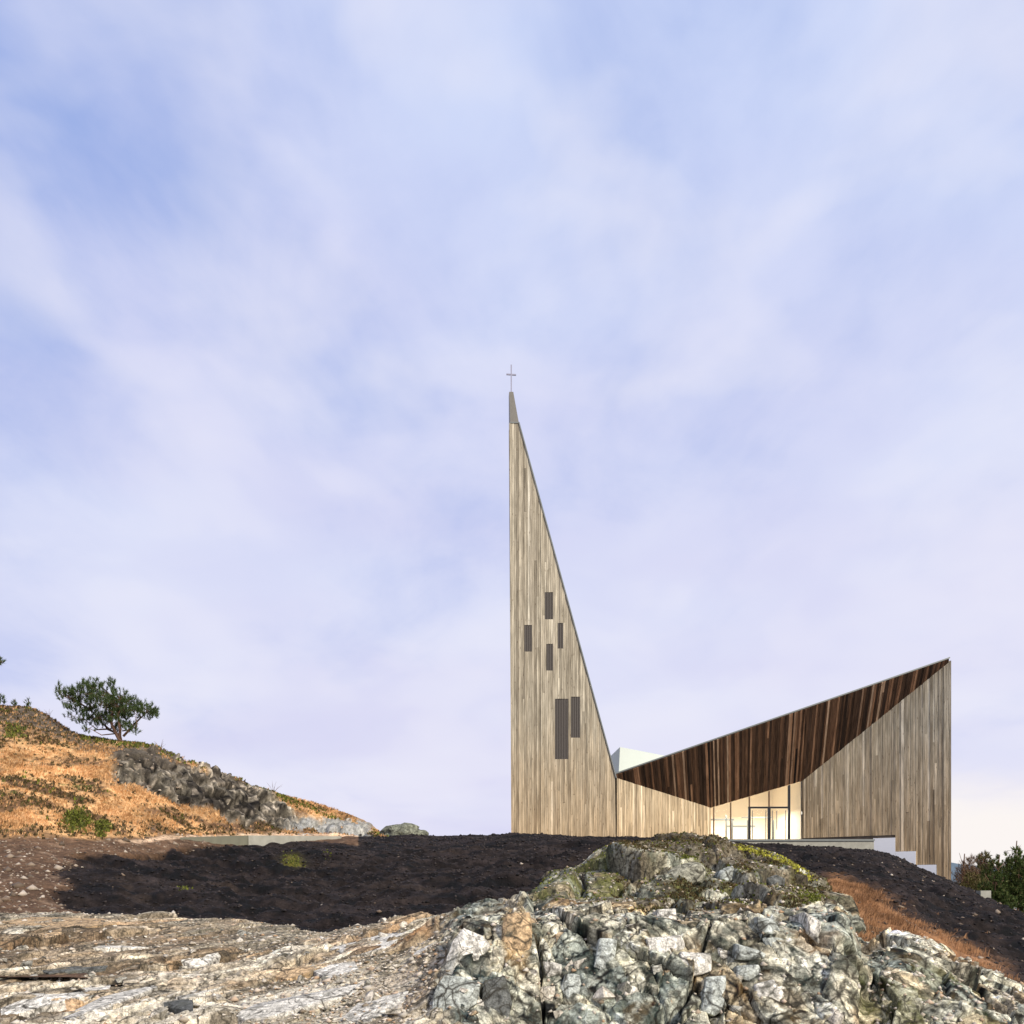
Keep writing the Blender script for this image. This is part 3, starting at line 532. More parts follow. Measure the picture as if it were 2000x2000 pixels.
HERO = [('pale', [(905,1812),(943,1828),(957,1846),(930,1900),(912,1908),(868,1892),(884,1838)], .16), ('tan', [(988,1786),(1034,1782),(1038,1852),(1028,1872),(996,1888),(980,1884),(980,1826)], .14),
 ('dark', [(958,1838),(976,1830),(972,1880),(950,1905),(936,1902)], .05), ('grey', [(868,1905),(906,1908),(938,1922),(930,1962),(890,1998),(842,1995),(846,1945)], .18), ('dark', [(945,1915),(985,1905),(1000,1960),(990,2000),(940,2000)], .06),  # first dark block here: shade of the crevice put in as dark rock
 ('grey', [(1478,1790),(1512,1796),(1531,1830),(1540,1862),(1512,1866),(1486,1830)], .12), ('pale', [(1284,1776),(1320,1774),(1324,1822),(1296,1828),(1282,1808)], .12), ('pale', [(1262,1832),(1330,1826),(1338,1852),(1312,1868),(1266,1858)], .1),
 ('pale', [(1402,1850),(1424,1852),(1424,1874),(1404,1872)], .1), ('grey', [(1436,1842),(1462,1850),(1502,1866),(1490,1877),(1436,1874)], .13), ('grey', [(1440,1886),(1482,1884),(1486,1905),(1468,1918),(1438,1908)], .1),
 ('pale', [(1476,1922),(1496,1918),(1540,1905),(1544,1950),(1512,1962),(1474,1955)], .12), ('grey', [(1380,1908),(1418,1905),(1420,1965),(1396,1984),(1370,1976)], .14), ('pale', [(1222,1906),(1252,1912),(1250,1938),(1228,1946),(1206,1934)], .12),
 ('pale', [(1636,1772),(1654,1778),(1660,1850),(1656,1890),(1638,1892),(1632,1820)], .1), ('grey', [(1172,1832),(1206,1836),(1200,1880),(1180,1898),(1160,1888)], .1), ('pale', [(1330,1858),(1388,1862),(1390,1896),(1352,1906),(1330,1888)], .1),
 ('pale', [(1570,1780),(1605,1800),(1600,1845),(1575,1822)], .12), ('grey', [(1105,1902),(1135,1905),(1140,1945),(1110,1958),(1095,1930)], .1), ('pale', [(1060,1878),(1098,1884),(1102,1904),(1068,1912)], .1),
 ('pale', [(1700,1850),(1738,1834),(1772,1838),(1790,1868),(1740,1880)], .1), ('pale', [(1818,1905),(1850,1890),(1866,1910),(1852,1945),(1822,1940)], .1), ('lichen', [(1168,1672),(1196,1656),(1236,1664),(1260,1700),(1250,1738),(1204,1730),(1165,1706)], .3),
 ('lichen', [(1304,1706),(1330,1688),(1366,1684),(1380,1704),(1372,1724),(1330,1734),(1306,1726)], .25), ('dark', [(1494,1716),(1516,1708),(1534,1716),(1532,1732),(1500,1734)], .2), ('grey', [(1405,1700),(1430,1690),(1440,1712),(1420,1728),(1404,1720)], .2)]
for hi_, (mk, pg, out) in enumerate(HERO):
    r_ = random.Random(100+hi_); cxp = sum(q_[0] for q_ in pg)/len(pg); cyp = sum(q_[1] for q_ in pg)/len(pg); pt, nn = rock_pt(cxp, None, cyp); Yc = min(rock_pt(cxp+a_, None, cyp+b_)[0].y for a_ in (-15,0,15) for b_ in (-15,0,15)); Yc = max(Yc, pt.y-.35)
    zc_ = P(cxp, cyp, Yc).z; ring = []; bm = bmesh.new()
    Yc += .10
    pg = [q_ for i_ in range(len(pg)) for q_ in (pg[i_], ((pg[i_][0]+pg[(i_+1)%len(pg)][0])/2+r_.uniform(-3,3), (pg[i_][1]+pg[(i_+1)%len(pg)][1])/2+r_.uniform(-3,3)))]
    for (a_, b_) in pg:
        z_ = P(a_, b_, Yc).z; yq = Yc+(z_-zc_)*.45; ring.append(P(a_, b_, yq))
    cen = P(cxp, cyp, Yc)+Vector((r_.uniform(-.06,.06), -out*.3, r_.uniform(-.06,.06)))
    for q_ in ring:                                                # front rim, inner rim, back rim
        bm.verts.new(q_); iq = q_.lerp(cen, r_.uniform(.22,.5)); bm.verts.new(iq+Vector((0,-out*r_.uniform(.1,.3),0))); bm.verts.new((q_-cen)*1.12+cen+Vector((0, .55, -.1)))
    bm.verts.new(cen)
    res = bmesh.ops.convex_hull(bm, input=bm.verts); bmesh.ops.delete(bm, geom=[g_ for g_ in res['geom_interior'] if isinstance(g_, bmesh.types.BMVert)], context='VERTS')
    bmesh.ops.bevel(bm, geom=list(bm.edges), offset=.007, segments=1, affect='EDGES')
    me = bpy.data.meshes.new('rock_block'); bm.to_mesh(me); bm.free(); link('rock_block', me, mat_hb[mk], rock)
SLAB = [('pale', [(0,1950),(120,1936),(215,1922),(212,1932),(130,1955),(60,1975),(0,1985)]), ('pale', [(120,1988),(200,1950),(300,1925),(308,1931),(230,1968),(150,1995)]), ('pale', [(500,1962),(640,1936),(705,1925),(690,1942),(560,1985),(480,1996),(440,1990)]),
 ('pale', [(640,1852),(700,1828),(790,1824),(760,1850),(690,1872)]), ('pale', [(700,1962),(800,1936),(790,1957),(720,1998),(660,1998)]), ('tan', [(0,1802),(60,1792),(200,1796),(230,1806),(100,1814)]), ('pale', [(160,1852),(240,1846),(290,1853),(200,1860)]),
 ('pale', [(352,1879),(420,1866),(430,1870),(378,1885)]), ('dark', [(320,1960),(375,1952),(380,1975),(330,1982)]), ('dark', [(80,1896),(210,1888),(205,1894),(95,1903)]), ('tan', [(55,1822),(120,1806),(118,1830),(70,1842)]), ('pale', [(790,1842),(850,1826),(848,1850),(800,1872)]), ('pale', [(330,1945),(430,1925),(440,1932),(360,1955)]), ('tan', [(520,1905),(600,1885),(640,1888),(560,1915)]), ('pale', [(610,1895),(690,1880),(700,1893),(640,1912)])]
for si_, (mk, pg) in enumerate(SLAB):
    r_ = random.Random(300+si_); bm = bmesh.new()
    for i_ in range(len(pg)):
        a_, b_ = pg[i_]; c_, d_ = pg[(i_+1) % len(pg)]
        for (u_, v_) in ((a_, b_), ((a_+c_)/2+r_.uniform(-3,3), (b_+d_)/2+r_.uniform(-1.5,1.5))):
            q_, _n = rock_pt(u_, None, min(v_, 1999)); bm.verts.new(q_+Vector((0,0,r_.uniform(.0,.03)))); bm.verts.new(q_+Vector((0,0,-.12)))
    res = bmesh.ops.convex_hull(bm, input=bm.verts); bmesh.ops.delete(bm, geom=[g_ for g_ in res['geom_interior'] if isinstance(g_, bmesh.types.BMVert)], context='VERTS')
    me = bpy.data.meshes.new('rock_slab'); bm.to_mesh(me); bm.free(); link('rock_slab', me, mat_hb[mk], rock)
for (a_, b_, s_3) in ((312, 1990, .16), (588, 1918, .11), (686, 1922, .10), (300, 1862, .07), (1010, 1782, .08), (748, 1800, .08)):
    pt, nn = rock_pt(a_, None, b_); link('loose_stone', random.choice(protos), None, rock, Matrix.Translation(pt+Vector((0,0,s_3*.35))) @ Matrix.Rotation(a_, 4, 'Z') @ Matrix.Diagonal((s_3*.8, s_3*.7, s_3*1.2, 1)))
cnt = 0
while cnt < 165:                                                  # loose flat stones on the shelf
    a = random.uniform(-20, 960); b = 1797+random.random()**1.3*205
    if b < np.interp(a, [0,450,635,780,960], [1800,1808,1830,1800,1796])+2: continue
    pt, nn = rock_pt(a, None, b); s = random.uniform(.035, .10)*random.choice((1, 1, 1, 1.7))
    m = Matrix.Translation(pt+Vector((0,0,s*.12))) @ Matrix.Rotation(random.uniform(-.35,.35), 4, 'Y') @ Matrix.Rotation(random.uniform(-.35,.35), 4, 'X') @ Matrix.Rotation(random.uniform(0,6.3), 4, 'Z') @ Matrix.Diagonal((s, s*random.uniform(.6,1), s*random.uniform(.5,1.1), 1))
    link('loose_stone', random.choice(protos), None, rock, m); cnt += 1

def scatter(name, pts, nrms, sizes, mat, flat=.6, label=None, seed=1, parent=None, kind='stuff'):
    """thousands of tiny angular stones or clods joined as one piece"""
    g = np.random.default_rng(seed); n = len(pts)
    base = np.array([(1,0,0),(-1,0,0),(0,1,0),(0,-1,0),(0,0,1),(0,0,-1)], float)
    fc = np.array([(0,2,4),(2,1,4),(1,3,4),(3,0,4),(2,0,5),(1,2,5),(3,1,5),(0,3,5)])
    vv = base[None]*(1+g.uniform(-.35,.35,(n,6,3)))+g.uniform(-.3,.3,(n,6,3)); vv[:,:,2] *= flat
    th = g.uniform(0, 6.3, n); c, s = np.cos(th), np.sin(th)
    x = vv[:,:,0]*c[:,None]-vv[:,:,1]*s[:,None]; y = vv[:,:,0]*s[:,None]+vv[:,:,1]*c[:,None]
    vv = np.stack([x, y, vv[:,:,2]], 2)*sizes[:,None,None]+pts[:,None,:]
    f = (fc[None]+(np.arange(n)*6)[:,None,None]).reshape(-1, 3)
    me = npmesh(name, vv.reshape(-1,3), f, False)
    o = link(name, me, mat, parent); o['kind'] = kind
    if label: o['label'] = label
    return o
pr = rp.reshape(-1,3); pyr = rpy.ravel(); pxr = PX.ravel(); yr = YY.ravel()
vis = (yr > 9.3) & (yr < 20.6)
def pick(mask, n, g): idx = np.where(mask)[0]; w = None; return g.choice(idx, n)
g = np.random.default_rng(5)
area = yr*1.0
wgt = vis*(1-blk)*(.25+grav*1.3+.5*(pxr > 600)); wgt[wgt < 0] = 0
idx = g.choice(len(pr), 5500, p=wgt/wgt.sum())
scatter('gravel', pr[idx]+g.normal(0,.012,(len(idx),3)), None, g.uniform(.008,.032,len(idx))*(1+g.random(len(idx))**6*2.0), mat_gravel, .55, None, 2, rock)
wgt = vis*blk*(.3+top*.4+sst(1660,1720,pxr)*.5); idx = g.choice(len(pr), 3500, p=wgt/wgt.sum())
scatter('rubble', pr[idx], None, g.uniform(.01,.045,len(idx)), mat_gravel, .7, None, 3, rock)

# ------------------------------------------------------------------ clods, hillside stones, grass
tpv = tp.reshape(-1,3); T = TM
def choose(w, n, seed):
    g = np.random.default_rng(seed); w = np.clip(w, 0, None); return g.choice(len(w), n, p=w/w.sum()), g
cellw = T['yy']                                                  # grid cells grow with distance: even cover in the picture and on the ground
idx, g = choose(T['soil']*(1-T['gl'])*(1-T['low'])*(T['yy'] < 56)*(T['yy'] > 15), 26000, 3)
sz = g.uniform(.02,.075,len(idx))*(T['yy'][idx]/36+.25)
clod = scatter('soil_clods', tpv[idx], None, sz, mat_clod, .6, None, 4, terrain)
idx, g = choose((1-T['soil'])*(1-T['hill'])*(1-T['gl'])*(T['yy'] < 47)*(T['px'] < 500)*(T['yy'] > 19)+.012*T['hill']*(T['yy']<50)+.004*T['soil']*(T['px']>1750)*(T['yy']<50)+T['road']*.5, 3200, 6)
scatter('stones', tpv[idx], None, g.uniform(.02,.065,len(idx))*(1+g.random(len(idx))**10*3), mat_peb, .6, None, 5, terrain)
fr = T['soil']*(T['yy'] < 25)*(T['yy'] > 17.5)*(T['px'] < 1150)
idx, g = choose(T['soil']*(T['yy'] < 50)*(T['yy'] > 16)*(.15+.85*sst(1200,1500,T['px']))*.05+.5*sst(.3,.9,T['soil'])*sst(1.0,.9,T['soil'])*(T['yy']<45), 1100, 61)
scatter('soil_stones', tpv[idx], None, g.uniform(.02,.06,len(idx))*(1+g.random(len(idx))**8*2), mat_peb, .6, None, 62, terrain)
def blades(name, pts, hgt, wid, nb, mat, seed, lean=(0,0), spread=.5, rad=.12, curve=.25):
    """curved grass blades in tufts, one mesh"""
    g = np.random.default_rng(seed); n = len(pts)*nb; b = np.repeat(pts, nb, 0)+np.concatenate([g.normal(0, 1, (n,2)), np.zeros((n,1))], 1)*np.repeat(hgt, nb)[:,None]*rad*2
    hh = np.repeat(hgt, nb)*g.uniform(.5, 1.15, n); th = g.uniform(0, 6.3, n)
    dr = np.stack([np.cos(th)*spread+lean[0], np.sin(th)*spread+lean[1]], 1)*g.uniform(.3, 1.2, n)[:,None]
    w = np.stack([-np.sin(th), np.cos(th)], 1)*wid*(np.repeat(hgt, nb)*3)[:,None]*.5
    w = np.stack([np.where(g.random(n)<.5, wid, -wid)*hh*1.6, g.normal(0,1,n)*wid*hh], 1)
    z = lambda a: np.concatenate([a, np.zeros((n,1))], 1)
    up = np.array([0,0,1.])
    v0 = b-z(w)-up*hh[:,None]*.1; v1 = b+z(w)-up*hh[:,None]*.1
    m = b+z(dr)*hh[:,None]*.4+up*(hh*.6)[:,None]; v2 = m+z(w)*.7; v3 = m-z(w)*.7
    v4 = b+z(dr)*hh[:,None]*(1+curve)+up*(hh*(1-curve*.4))[:,None]
    V_ = np.stack([v0, v1, v2, v3, v4], 1).reshape(-1,3); k = (np.arange(n)*5)[:,None]
    Fq = np.concatenate([k+np.array([[0,1,2]]), k+np.array([[0,2,3]]), k+np.array([[3,2,4]])], 0)
    me = npmesh(name, V_, Fq, False); return link(name, me, mat)
hl = T['hill']*(T['py'] > 1375)*(T['yy'] < 60)
idx, g = choose(hl*sst(1625,1600,T['py']+w2*25)*sst(.2, -.1, sh)*sst(.3, -.05, T['gn'])*sst(1440, 1490, T['py']+T['px']*0)*(T['px'] < 460)+hl*.12+hl*(T['px']>560)*.5, 15000, 8)
o = blades('dry_grass', tpv[idx], g.uniform(.06,.17,len(idx)), .06, 5, mat_grass, 9, lean=(.5,-.25), spread=.55)
tag(o, 'dry orange straw grass covering the slope of the left hill', 'grass', kind='stuff')
idx, g = choose(hl*(sst(.05, .35, T['gn'])+.7*sst(.05,.3,sh)+.8*sst(1595,1625,T['py'])+.5*sst(1480,1430,T['py']))+hl*.05, 7500, 12)
o = blades('heather', tpv[idx], g.uniform(.05,.16,len(idx)), .10, 7, mat_heath, 13, spread=.7)
tag(o, 'dark brown heather clumps among the orange grass of the left hill', 'heather', kind='stuff')
idx, g = choose(hl*(np.exp(-(((T['px']-150)/16.)**2+((T['py']-1603)/12.)**2))*3+np.exp(-(((T['px']-200)/10.)**2+((T['py']-1617)/9.)**2))*2+.5*np.exp(-(((T['px']-28)/14.)**2+((T['py']-1430)/12.)**2))+.02*sst(.1,.4,T['gn'])+.3*np.exp(-((T['py']-(np.interp(T['px'],[0,240,300,760],[1400,1456,1458,1640])))/6.)**2)*(T['px']>160)), 2600, 14)
o = blades('green_tufts', tpv[idx], g.uniform(.08,.2,len(idx)), .10, 7, mat_green, 15, spread=.7)
tag(o, 'yellow green moss and grass tufts at the foot and rim of the left hill', 'moss', kind='stuff')
idx, g = choose(T['gl']**1.5*sst(-.15,.2,fbm(tpv*np.array([.9,.5,1.]),3,88))*(T['yy'] < 27)*(T['yy'] > 12.6)+.15*T['low']*(T['px'] > 1650)*(T['px'] < 2050), 8500, 16)
o = blades('straw_grass', tpv[idx], g.uniform(.05,.15,len(idx))*g.uniform(.5,1.2,len(idx)), .028, 7, mat_fox, 17, lean=(.55,-.1), spread=.4, rad=.25)
tag(o, 'band of orange dead grass lying between the pale rock and dark soil on the right', 'grass', kind='stuff')
idx, g = choose(np.exp(-(((T['px']-572)/16.)**2+((T['py']-1682)/8.)**2))*(T['yy']<50)+.7*np.exp(-(((T['px']-362)/12.)**2+((T['py']-1741)/3.)**2))+np.exp(-(((T['px']-640)/6.)**2+((T['py']-1674)/5.)**2))*.6, 150, 18)
o = blades('weeds', tpv[idx], g.uniform(.04,.11,len(idx)), .10, 6, mat_green, 19, spread=.8)
tag(o, 'small yellow green weed patches on the dark soil bank', 'weeds', kind='stuff')
# moss and turf on the cap of the knoll
capl = np.interp(pxr, [1180,1290,1380,1437,1486,1528,1573,1611], [1650,1634,1640,1651,1662,1677,1703,1734])
wgt = vis*np.exp(-((pyr-capl-3)/4.)**2)*sst(1425,1450,pxr)*sst(1600,1570,pxr)*(yr > 15)
idx, g = choose(wgt, 5200, 20)
o = blades('yellow_moss', pr[idx]-np.array([0,0,.01]), g.uniform(.02,.05,len(idx)), .2, 6, mat_moss, 21, spread=.6)
tag(o, 'bright yellow green moss ridge along the right shoulder of the rock knoll', 'moss', kind='stuff')
wgt = vis*top*(yr > 12.4)*(sst(.05,.3,fbm(pr*1.7+5, 4, 205))+.1+.8*np.exp(-((pyr-capl-2)/4.)**2))*sst(1180,1250,pxr)*sst(1660,1600,pxr)
idx, g = choose(wgt, 9000, 22)
o = blades('turf', pr[idx]-np.array([0,0,.01]), g.uniform(.02,.06,len(idx)), .10, 6, mat_heath, 23, spread=.8)
tag(o, 'brown turf and peat in the hollows on top of the rock knoll', 'turf', kind='stuff')
wgt = vis*top*(yr > 12.4)*(np.exp(-(((pxr-1350)/30.)**2+((pyr-1672)/7.)**2))+np.exp(-(((pxr-1578)/28.)**2+((pyr-1757)/10.)**2))*1.5+.05*sst(1640,1600,pxr))
idx, g = choose(wgt, 2600, 24)
o = blades('moss', pr[idx], g.uniform(.02,.045,len(idx)), .16, 6, mat_green, 25, spread=.7)
tag(o, 'olive green moss cushions on the knoll below its crest', 'moss', kind='stuff')

# ------------------------------------------------------------------ church
church = bpy.data.objects.new('church', None); COL.objects.link(church); church.location = P(1400, 1650, 60)
tag(church, 'modern timber church with a needle spire and sweeping dark brown soffit on the soil bank', 'church')
bpy.context.view_layer.update()
CI = Matrix.Translation(-church.location)
def cpart(name, me, mat, parent=None):
    o = link(name, me, mat, parent or church)
    if parent is None: o.matrix_local = CI
    return o
def isect(px_, py_, a, b, c):
    n = (b-a).cross(c-a); d_ = P(px_, py_, 1.0); return d_*(a.dot(n)/d_.dot(n))
def clip(poly, ax, val, sign):
    out = []
    for i in range(len(poly)):
        a, b = poly[i], poly[(i+1) % len(poly)]; da, db = (a[ax]-val)*sign, (b[ax]-val)*sign
        if da >= 0: out.append(a)
        if (da >= 0) != (db >= 0):
            t = da/(da-db); out.append((a[0]+(b[0]-a[0])*t, a[1]+(b[1]-a[1])*t))
    return out
def planking(parent, poly3, ez, n, mat, wmin, wmax, edges=(), holes=(), joint=.6, base=.03, prand=.022, seed=1, name='plank'):
    """clad a planar polygon with separate boards; holes are (x0,x1,z0,z1) in the plane's own metres from poly3[0]"""
    r = random.Random(seed); ez = ez.normalized(); ex = ez.cross(n).normalized()*-1; ex = n.cross(ez).normalized()*-1
    ex = ez.cross(n).normalized(); ex = -ex if ex.x < 0 else ex; O = poly3[0]
    pol = [((v-O).dot(ex), (v-O).dot(ez)) for v in poly3]
    xs = [q[0] for q in pol]; x0, x1 = min(xs), max(xs); cuts = sorted([x0, x1]+[e for e in edges if x0 < e < x1]); bnd = [x0]
    for a, b in zip(cuts[:-1], cuts[1:]):
        k = max(1, round((b-a)/((wmin+wmax)/2))); ws = [r.uniform(wmin, wmax) for _ in range(k)]; s = (b-a)/sum(ws)
        for w in ws: bnd.append(bnd[-1]+w*s)
    out = 0
    for a, b in zip(bnd[:-1], bnd[1:]):
        strip = clip(clip(pol, 0, a+.006, 1), 0, b-.006, -1)
        if len(strip) < 3: continue
        zs = [q[1] for q in strip]; lo, hi = min(zs), max(zs); spans = [(lo, hi)]
        for (hx0, hx1, hz0, hz1) in holes:
            if a >= hx0-.01 and b <= hx1+.01:
                ns = []
                for (u, v) in spans:
                    if hz0 > u and hz1 < v: ns += [(u, hz0), (hz1, v)]
                    else: ns.append((u, v))
                spans = ns
        segs = []
        for (u, v) in spans:
            if v-u > 2.5 and r.random() < joint:
                t = r.uniform(.2, .8)*(v-u)+u; segs += [(u, t), (t+.004, v)]
                if v-u > 12 and r.random() < .7:
                    u2, v2 = segs.pop(); t = r.uniform(.3, .7)*(v2-u2)+u2; segs += [(u2, t), (t+.004, v2)]
            else: segs.append((u, v))
        for (u, v) in segs:
            pl = clip(clip(strip, 1, u, 1), 1, v, -1)
            if len(pl) < 3: continue
            cx = sum(q[0] for q in pl)/len(pl); cz = sum(q[1] for q in pl)/len(pl); t = base+r.random()*prand
            m = len(pl); vs_ = [(q[0]-cx, 0, q[1]-cz) for q in pl]+[(q[0]-cx, t, q[1]-cz) for q in pl]
            f = [tuple(range(m)), tuple(range(2*m-1, m-1, -1))]+[(i, m+i, m+(i+1) % m, (i+1) % m) for i in range(m)]
            me = mesh(name, vs_, f); bm = bmesh.new(); bm.from_mesh(me); bmesh.ops.remove_doubles(bm, verts=bm.verts, dist=.0005); bmesh.ops.recalc_face_normals(bm, faces=bm.faces); bm.to_mesh(me); bm.free()
            o_ = O+ex*cx+ez*cz
            mw = Matrix((( ex.x, n.x, ez.x, o_.x), (ex.y, n.y, ez.y, o_.y), (ex.z, n.z, ez.z, o_.z), (0,0,0,1)))
            link(name, me, mat, parent, mw); out += 1
    print(name, 'count', out); return out
UP = Vector((0,0,1)); YT = 60.0
# tower: front face in the plane y = 60, wedge going back
BL, TL, TR, BR = P(1000.5, 1672, YT), P(996.5, 827, YT), P(1010.5, 827, YT), P(1201, 1517, YT)
TR = P(1012.5, 827, YT); BR2 = P(1203, 1672, YT)
apex = P(996, 767, YT); ap2 = P(1000.5, 767, YT); back = Vector((0, 7, 0)); n = Vector((0,-1,0))
tv = [BL, BR2, BR, TR, TL]; tv = [v+Vector((0,.0,0)) for v in tv]
bk = [BL+Vector((-.05,7,0)), BR2+Vector((0,7,0)), BR+Vector((0,7,0)), P(1012.5,827,YT)+Vector((-.05,1.0,0)), P(994.3,827,YT)+Vector((-.02,1.0,0))]
v = tv+bk; me = mesh('tower', v, [(0,1,2,3,4), (9,8,7,6,5)]+[(i, 5+i, 5+(i+1) % 5, (i+1) % 5) for i in range(5)])
bm = bmesh.new(); bm.from_mesh(me); bmesh.ops.triangulate(bm, faces=bm.faces); bmesh.ops.recalc_face_normals(bm, faces=bm.faces); bm.to_mesh(me); bm.free()
tower = cpart('tower', me, mat_core)
k = YT/F
W_ = [(1064,1080,1157,1210), (1024,1039,1221,1273), (1089,1100,1217,1267), (1067,1080,1258,1310), (1084,1110,1365,1483), (1115,1133,1361,1441)]
hol = [((a-1000.5)*k, (b-1000.5)*k, (1672-d_)*k, (1672-c_)*k) for a, b, c_, d_ in W_]
edg = sorted({e for h_ in hol for e in h_[:2]})
ee = []
for e in edg:
    if not ee or e-ee[-1] > .05: ee.append(e)
hol2 = [(min(ee, key=lambda q: abs(q-h_[0])), min(ee, key=lambda q: abs(q-h_[1])), h_[2], h_[3]) for h_ in hol]
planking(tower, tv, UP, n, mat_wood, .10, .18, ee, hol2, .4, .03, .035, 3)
for h_ in hol2:
    a, b, c_, d_ = h_; x0 = BL.x+a; x1 = BL.x+b; z0 = BL.z+c_; z1 = BL.z+d_; bm = bmesh.new(); ns = max(3, int((x1-x0)/.11)); st = (x1-x0)/ns
    for i in range(ns):
        m4 = Matrix.Translation((x0+st*(i+.5), YT-.012, (z0+z1)/2)) @ Matrix.Rotation(random.uniform(.3,.5), 4, 'Z') @ Matrix.Diagonal((st*.72, .018, z1-z0, 1)); bmesh.ops.create_cube(bm, size=1, matrix=m4)
    me = bpy.data.meshes.new('louvre_window'); bm.to_mesh(me); bm.free(); link('louvre_window', me, mat_louvre, tower)
# zinc cap, flashings, cross
cp = [P(996.5,826,YT)-Vector((0,.05,0)), P(1013.3,826,YT)-Vector((0,.05,0)), P(1002.5,766,YT)-Vector((0,.05,0)), P(994.5,766,YT)-Vector((0,.05,0))]
bk = [P(994.0,826,YT)+Vector((0,1.02,0)), P(1012.7,826,YT)+Vector((0,1.02,0)), P(1002,766,YT)+Vector((0,.5,0)), P(993.6,766,YT)+Vector((0,.5,0))]
me = mesh('spire_cap', cp+bk, [(0,1,2,3), (7,6,5,4), (0,4,5,1), (1,5,6,2), (2,6,7,3), (3,7,4,0)]); cap = cpart('spire_cap', me, mat_zinc)
cpart('cap_seam', boxm('cap_seam', cp[0].x-.02, cp[1].x+.02, YT-.09, YT-.06, cp[0].z-.05, cp[0].z+.03), mat_flash)
def bar(name, a, b, w, t, mat, parent=None, nrm_=Vector((0,-1,0))):
    d_ = (b-a).normalized(); s = d_.cross(nrm_).normalized()*w/2; return cpart(name, prism(name, [a-s, b-s, b+s, a+s], nrm_*t), mat, parent)
bar('edge_flashing', P(1013,826,YT)+Vector((.02,.3,0)), P(1203,1520,YT)+Vector((.02,.3,0)), .075, .42, mat_flash)
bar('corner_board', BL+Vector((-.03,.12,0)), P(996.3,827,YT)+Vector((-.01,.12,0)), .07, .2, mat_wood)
cz0, cz1 = P(998,767,YT).z, P(998,711,YT).z; cx = P(998.5,0,YT).x
bm = bmesh.new(); bmesh.ops.create_cube(bm, size=1, matrix=Matrix.Translation((cx, YT+.1, (cz0+cz1)/2)) @ Matrix.Diagonal((.085,.085,cz1-cz0,1)))
bmesh.ops.create_cube(bm, size=1, matrix=Matrix.Translation((cx, YT+.1, P(0,730,YT).z)) @ Matrix.Rotation(R_(4), 4, 'Y') @ Matrix.Diagonal((.68,.07,.085,1)))
me = bpy.data.meshes.new('cross'); bm.to_mesh(me); bm.free(); cpart('cross', me, mat_steel)
# soffit plane through the eave line and the inner corner
A1, A2, Cc = P(1203,1513,60.0), P(1853,1287,58.6), P(1388,1577,64.5)
pl = (A1, A2, Cc); D = isect(1568,1524,*pl); E = isect(1852,1294,*pl); B0 = isect(1204,1519,*pl)
print('soffit', D, E, B0)
sn = (A2-A1).cross(Cc-A1).normalized()
if sn.y > 0: sn = -sn
if sn.z > 0 and sn.y > 0: sn = -sn
spoly = [A1, A2, E, D, Cc, B0]
soff = cpart('soffit', prism('soffit', [v_-sn*.01 for v_ in spoly], -sn*.12), mat_core)
sdir = (isect(1553,1500,*pl)-isect(1560,1400,*pl))
# non-convex outline: clad as three convex pieces sharing one set of board lines
def soffit_boards():
    ez = -sdir.normalized(); seed = 11
    mid = isect(1390, 1449.5, *pl); mid = A1+(A2-A1)*((1389-1203)/650.); q2 = A1+(A2-A1)*((1575-1203)/650.)
    planking(soff, [A1, mid, Cc, B0], ez, sn, mat_dark, .11, .19, (), (), .12, .03, .03, 21)
    planking(soff, [mid, q2, D, Cc], ez, sn, mat_dark, .11, .19, (), (), .12, .03, .03, 22)
    planking(soff, [q2, A2, E, D], ez, sn, mat_dark, .11, .19, (), (), .12, .03, .03, 23)
soffit_boards()
ZF = (HY-1640)/F*53.0                                             # terrace level
def wallplane(a, b): d_ = (b-a); nn = Vector((d_.y, -d_.x, 0)).normalized(); return nn if nn.y < 0 else -nn
# wall between tower and glazing
n1_ = wallplane(B0, Cc); zb = ZF-1.0
w1p = [Vector((B0.x, B0.y, zb)), Vector((Cc.x, Cc.y, zb)), Cc-UP*.03, B0-UP*.03]
wallA = cpart('entrance_wall', prism('entrance_wall', w1p, -n1_*.2), mat_core)
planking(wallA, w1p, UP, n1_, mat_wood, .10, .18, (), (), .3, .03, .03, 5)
# big wall on the right, with stepped foot on a white foundation
n2_ = wallplane(D, E); Er = E+(E-D)*((1856.5-1852)/(1852-1568)); Er.z = E.z
def onw(px_, py_):                                                # point of the wall plane behind a pixel
    d_ = P(px_, py_, 1); return d_*(D.dot(n2_)/d_.dot(n2_))
zlow = 0.2; w2p = [Vector((D.x, D.y, zlow)), Vector((Er.x, Er.y, zlow)), Vector((Er.x, Er.y, A2.z-.05)), E-UP*.03, D-UP*.03]
wallB = cpart('gable_wall', prism('gable_wall', w2p, -n2_*.2), mat_core)
steps = [(1568,1749,1637), (1749,1789,1663), (1789,1830,1689), (1830,1857,1722)]
def wall_line_top(px_):
    t = (px_-1568)/(1852-1568); return 1524+(1294-1524)*t
si = 31
for (a, b, zpx) in steps:
    b_ = min(b, 1852); lo_a, lo_b = onw(a, zpx), onw(b_, zpx); zz = onw(a, zpx).z; ta, tb_ = onw(a, wall_line_top(a)), onw(b_, wall_line_top(b_))
    poly = [Vector((lo_a.x, lo_a.y, zz)), Vector((lo_b.x, lo_b.y, zz)), tb_-UP*.03, ta-UP*.03]
    if b > 1852: poly = [poly[0], Vector((Er.x, Er.y, zz)), Vector((Er.x, Er.y, E.z+.05)), tb_-UP*.03, ta-UP*.03]
    planking(wallB, poly, UP, n2_, mat_wood, .10, .19, (), (), .45, .03, .035, si); si += 1
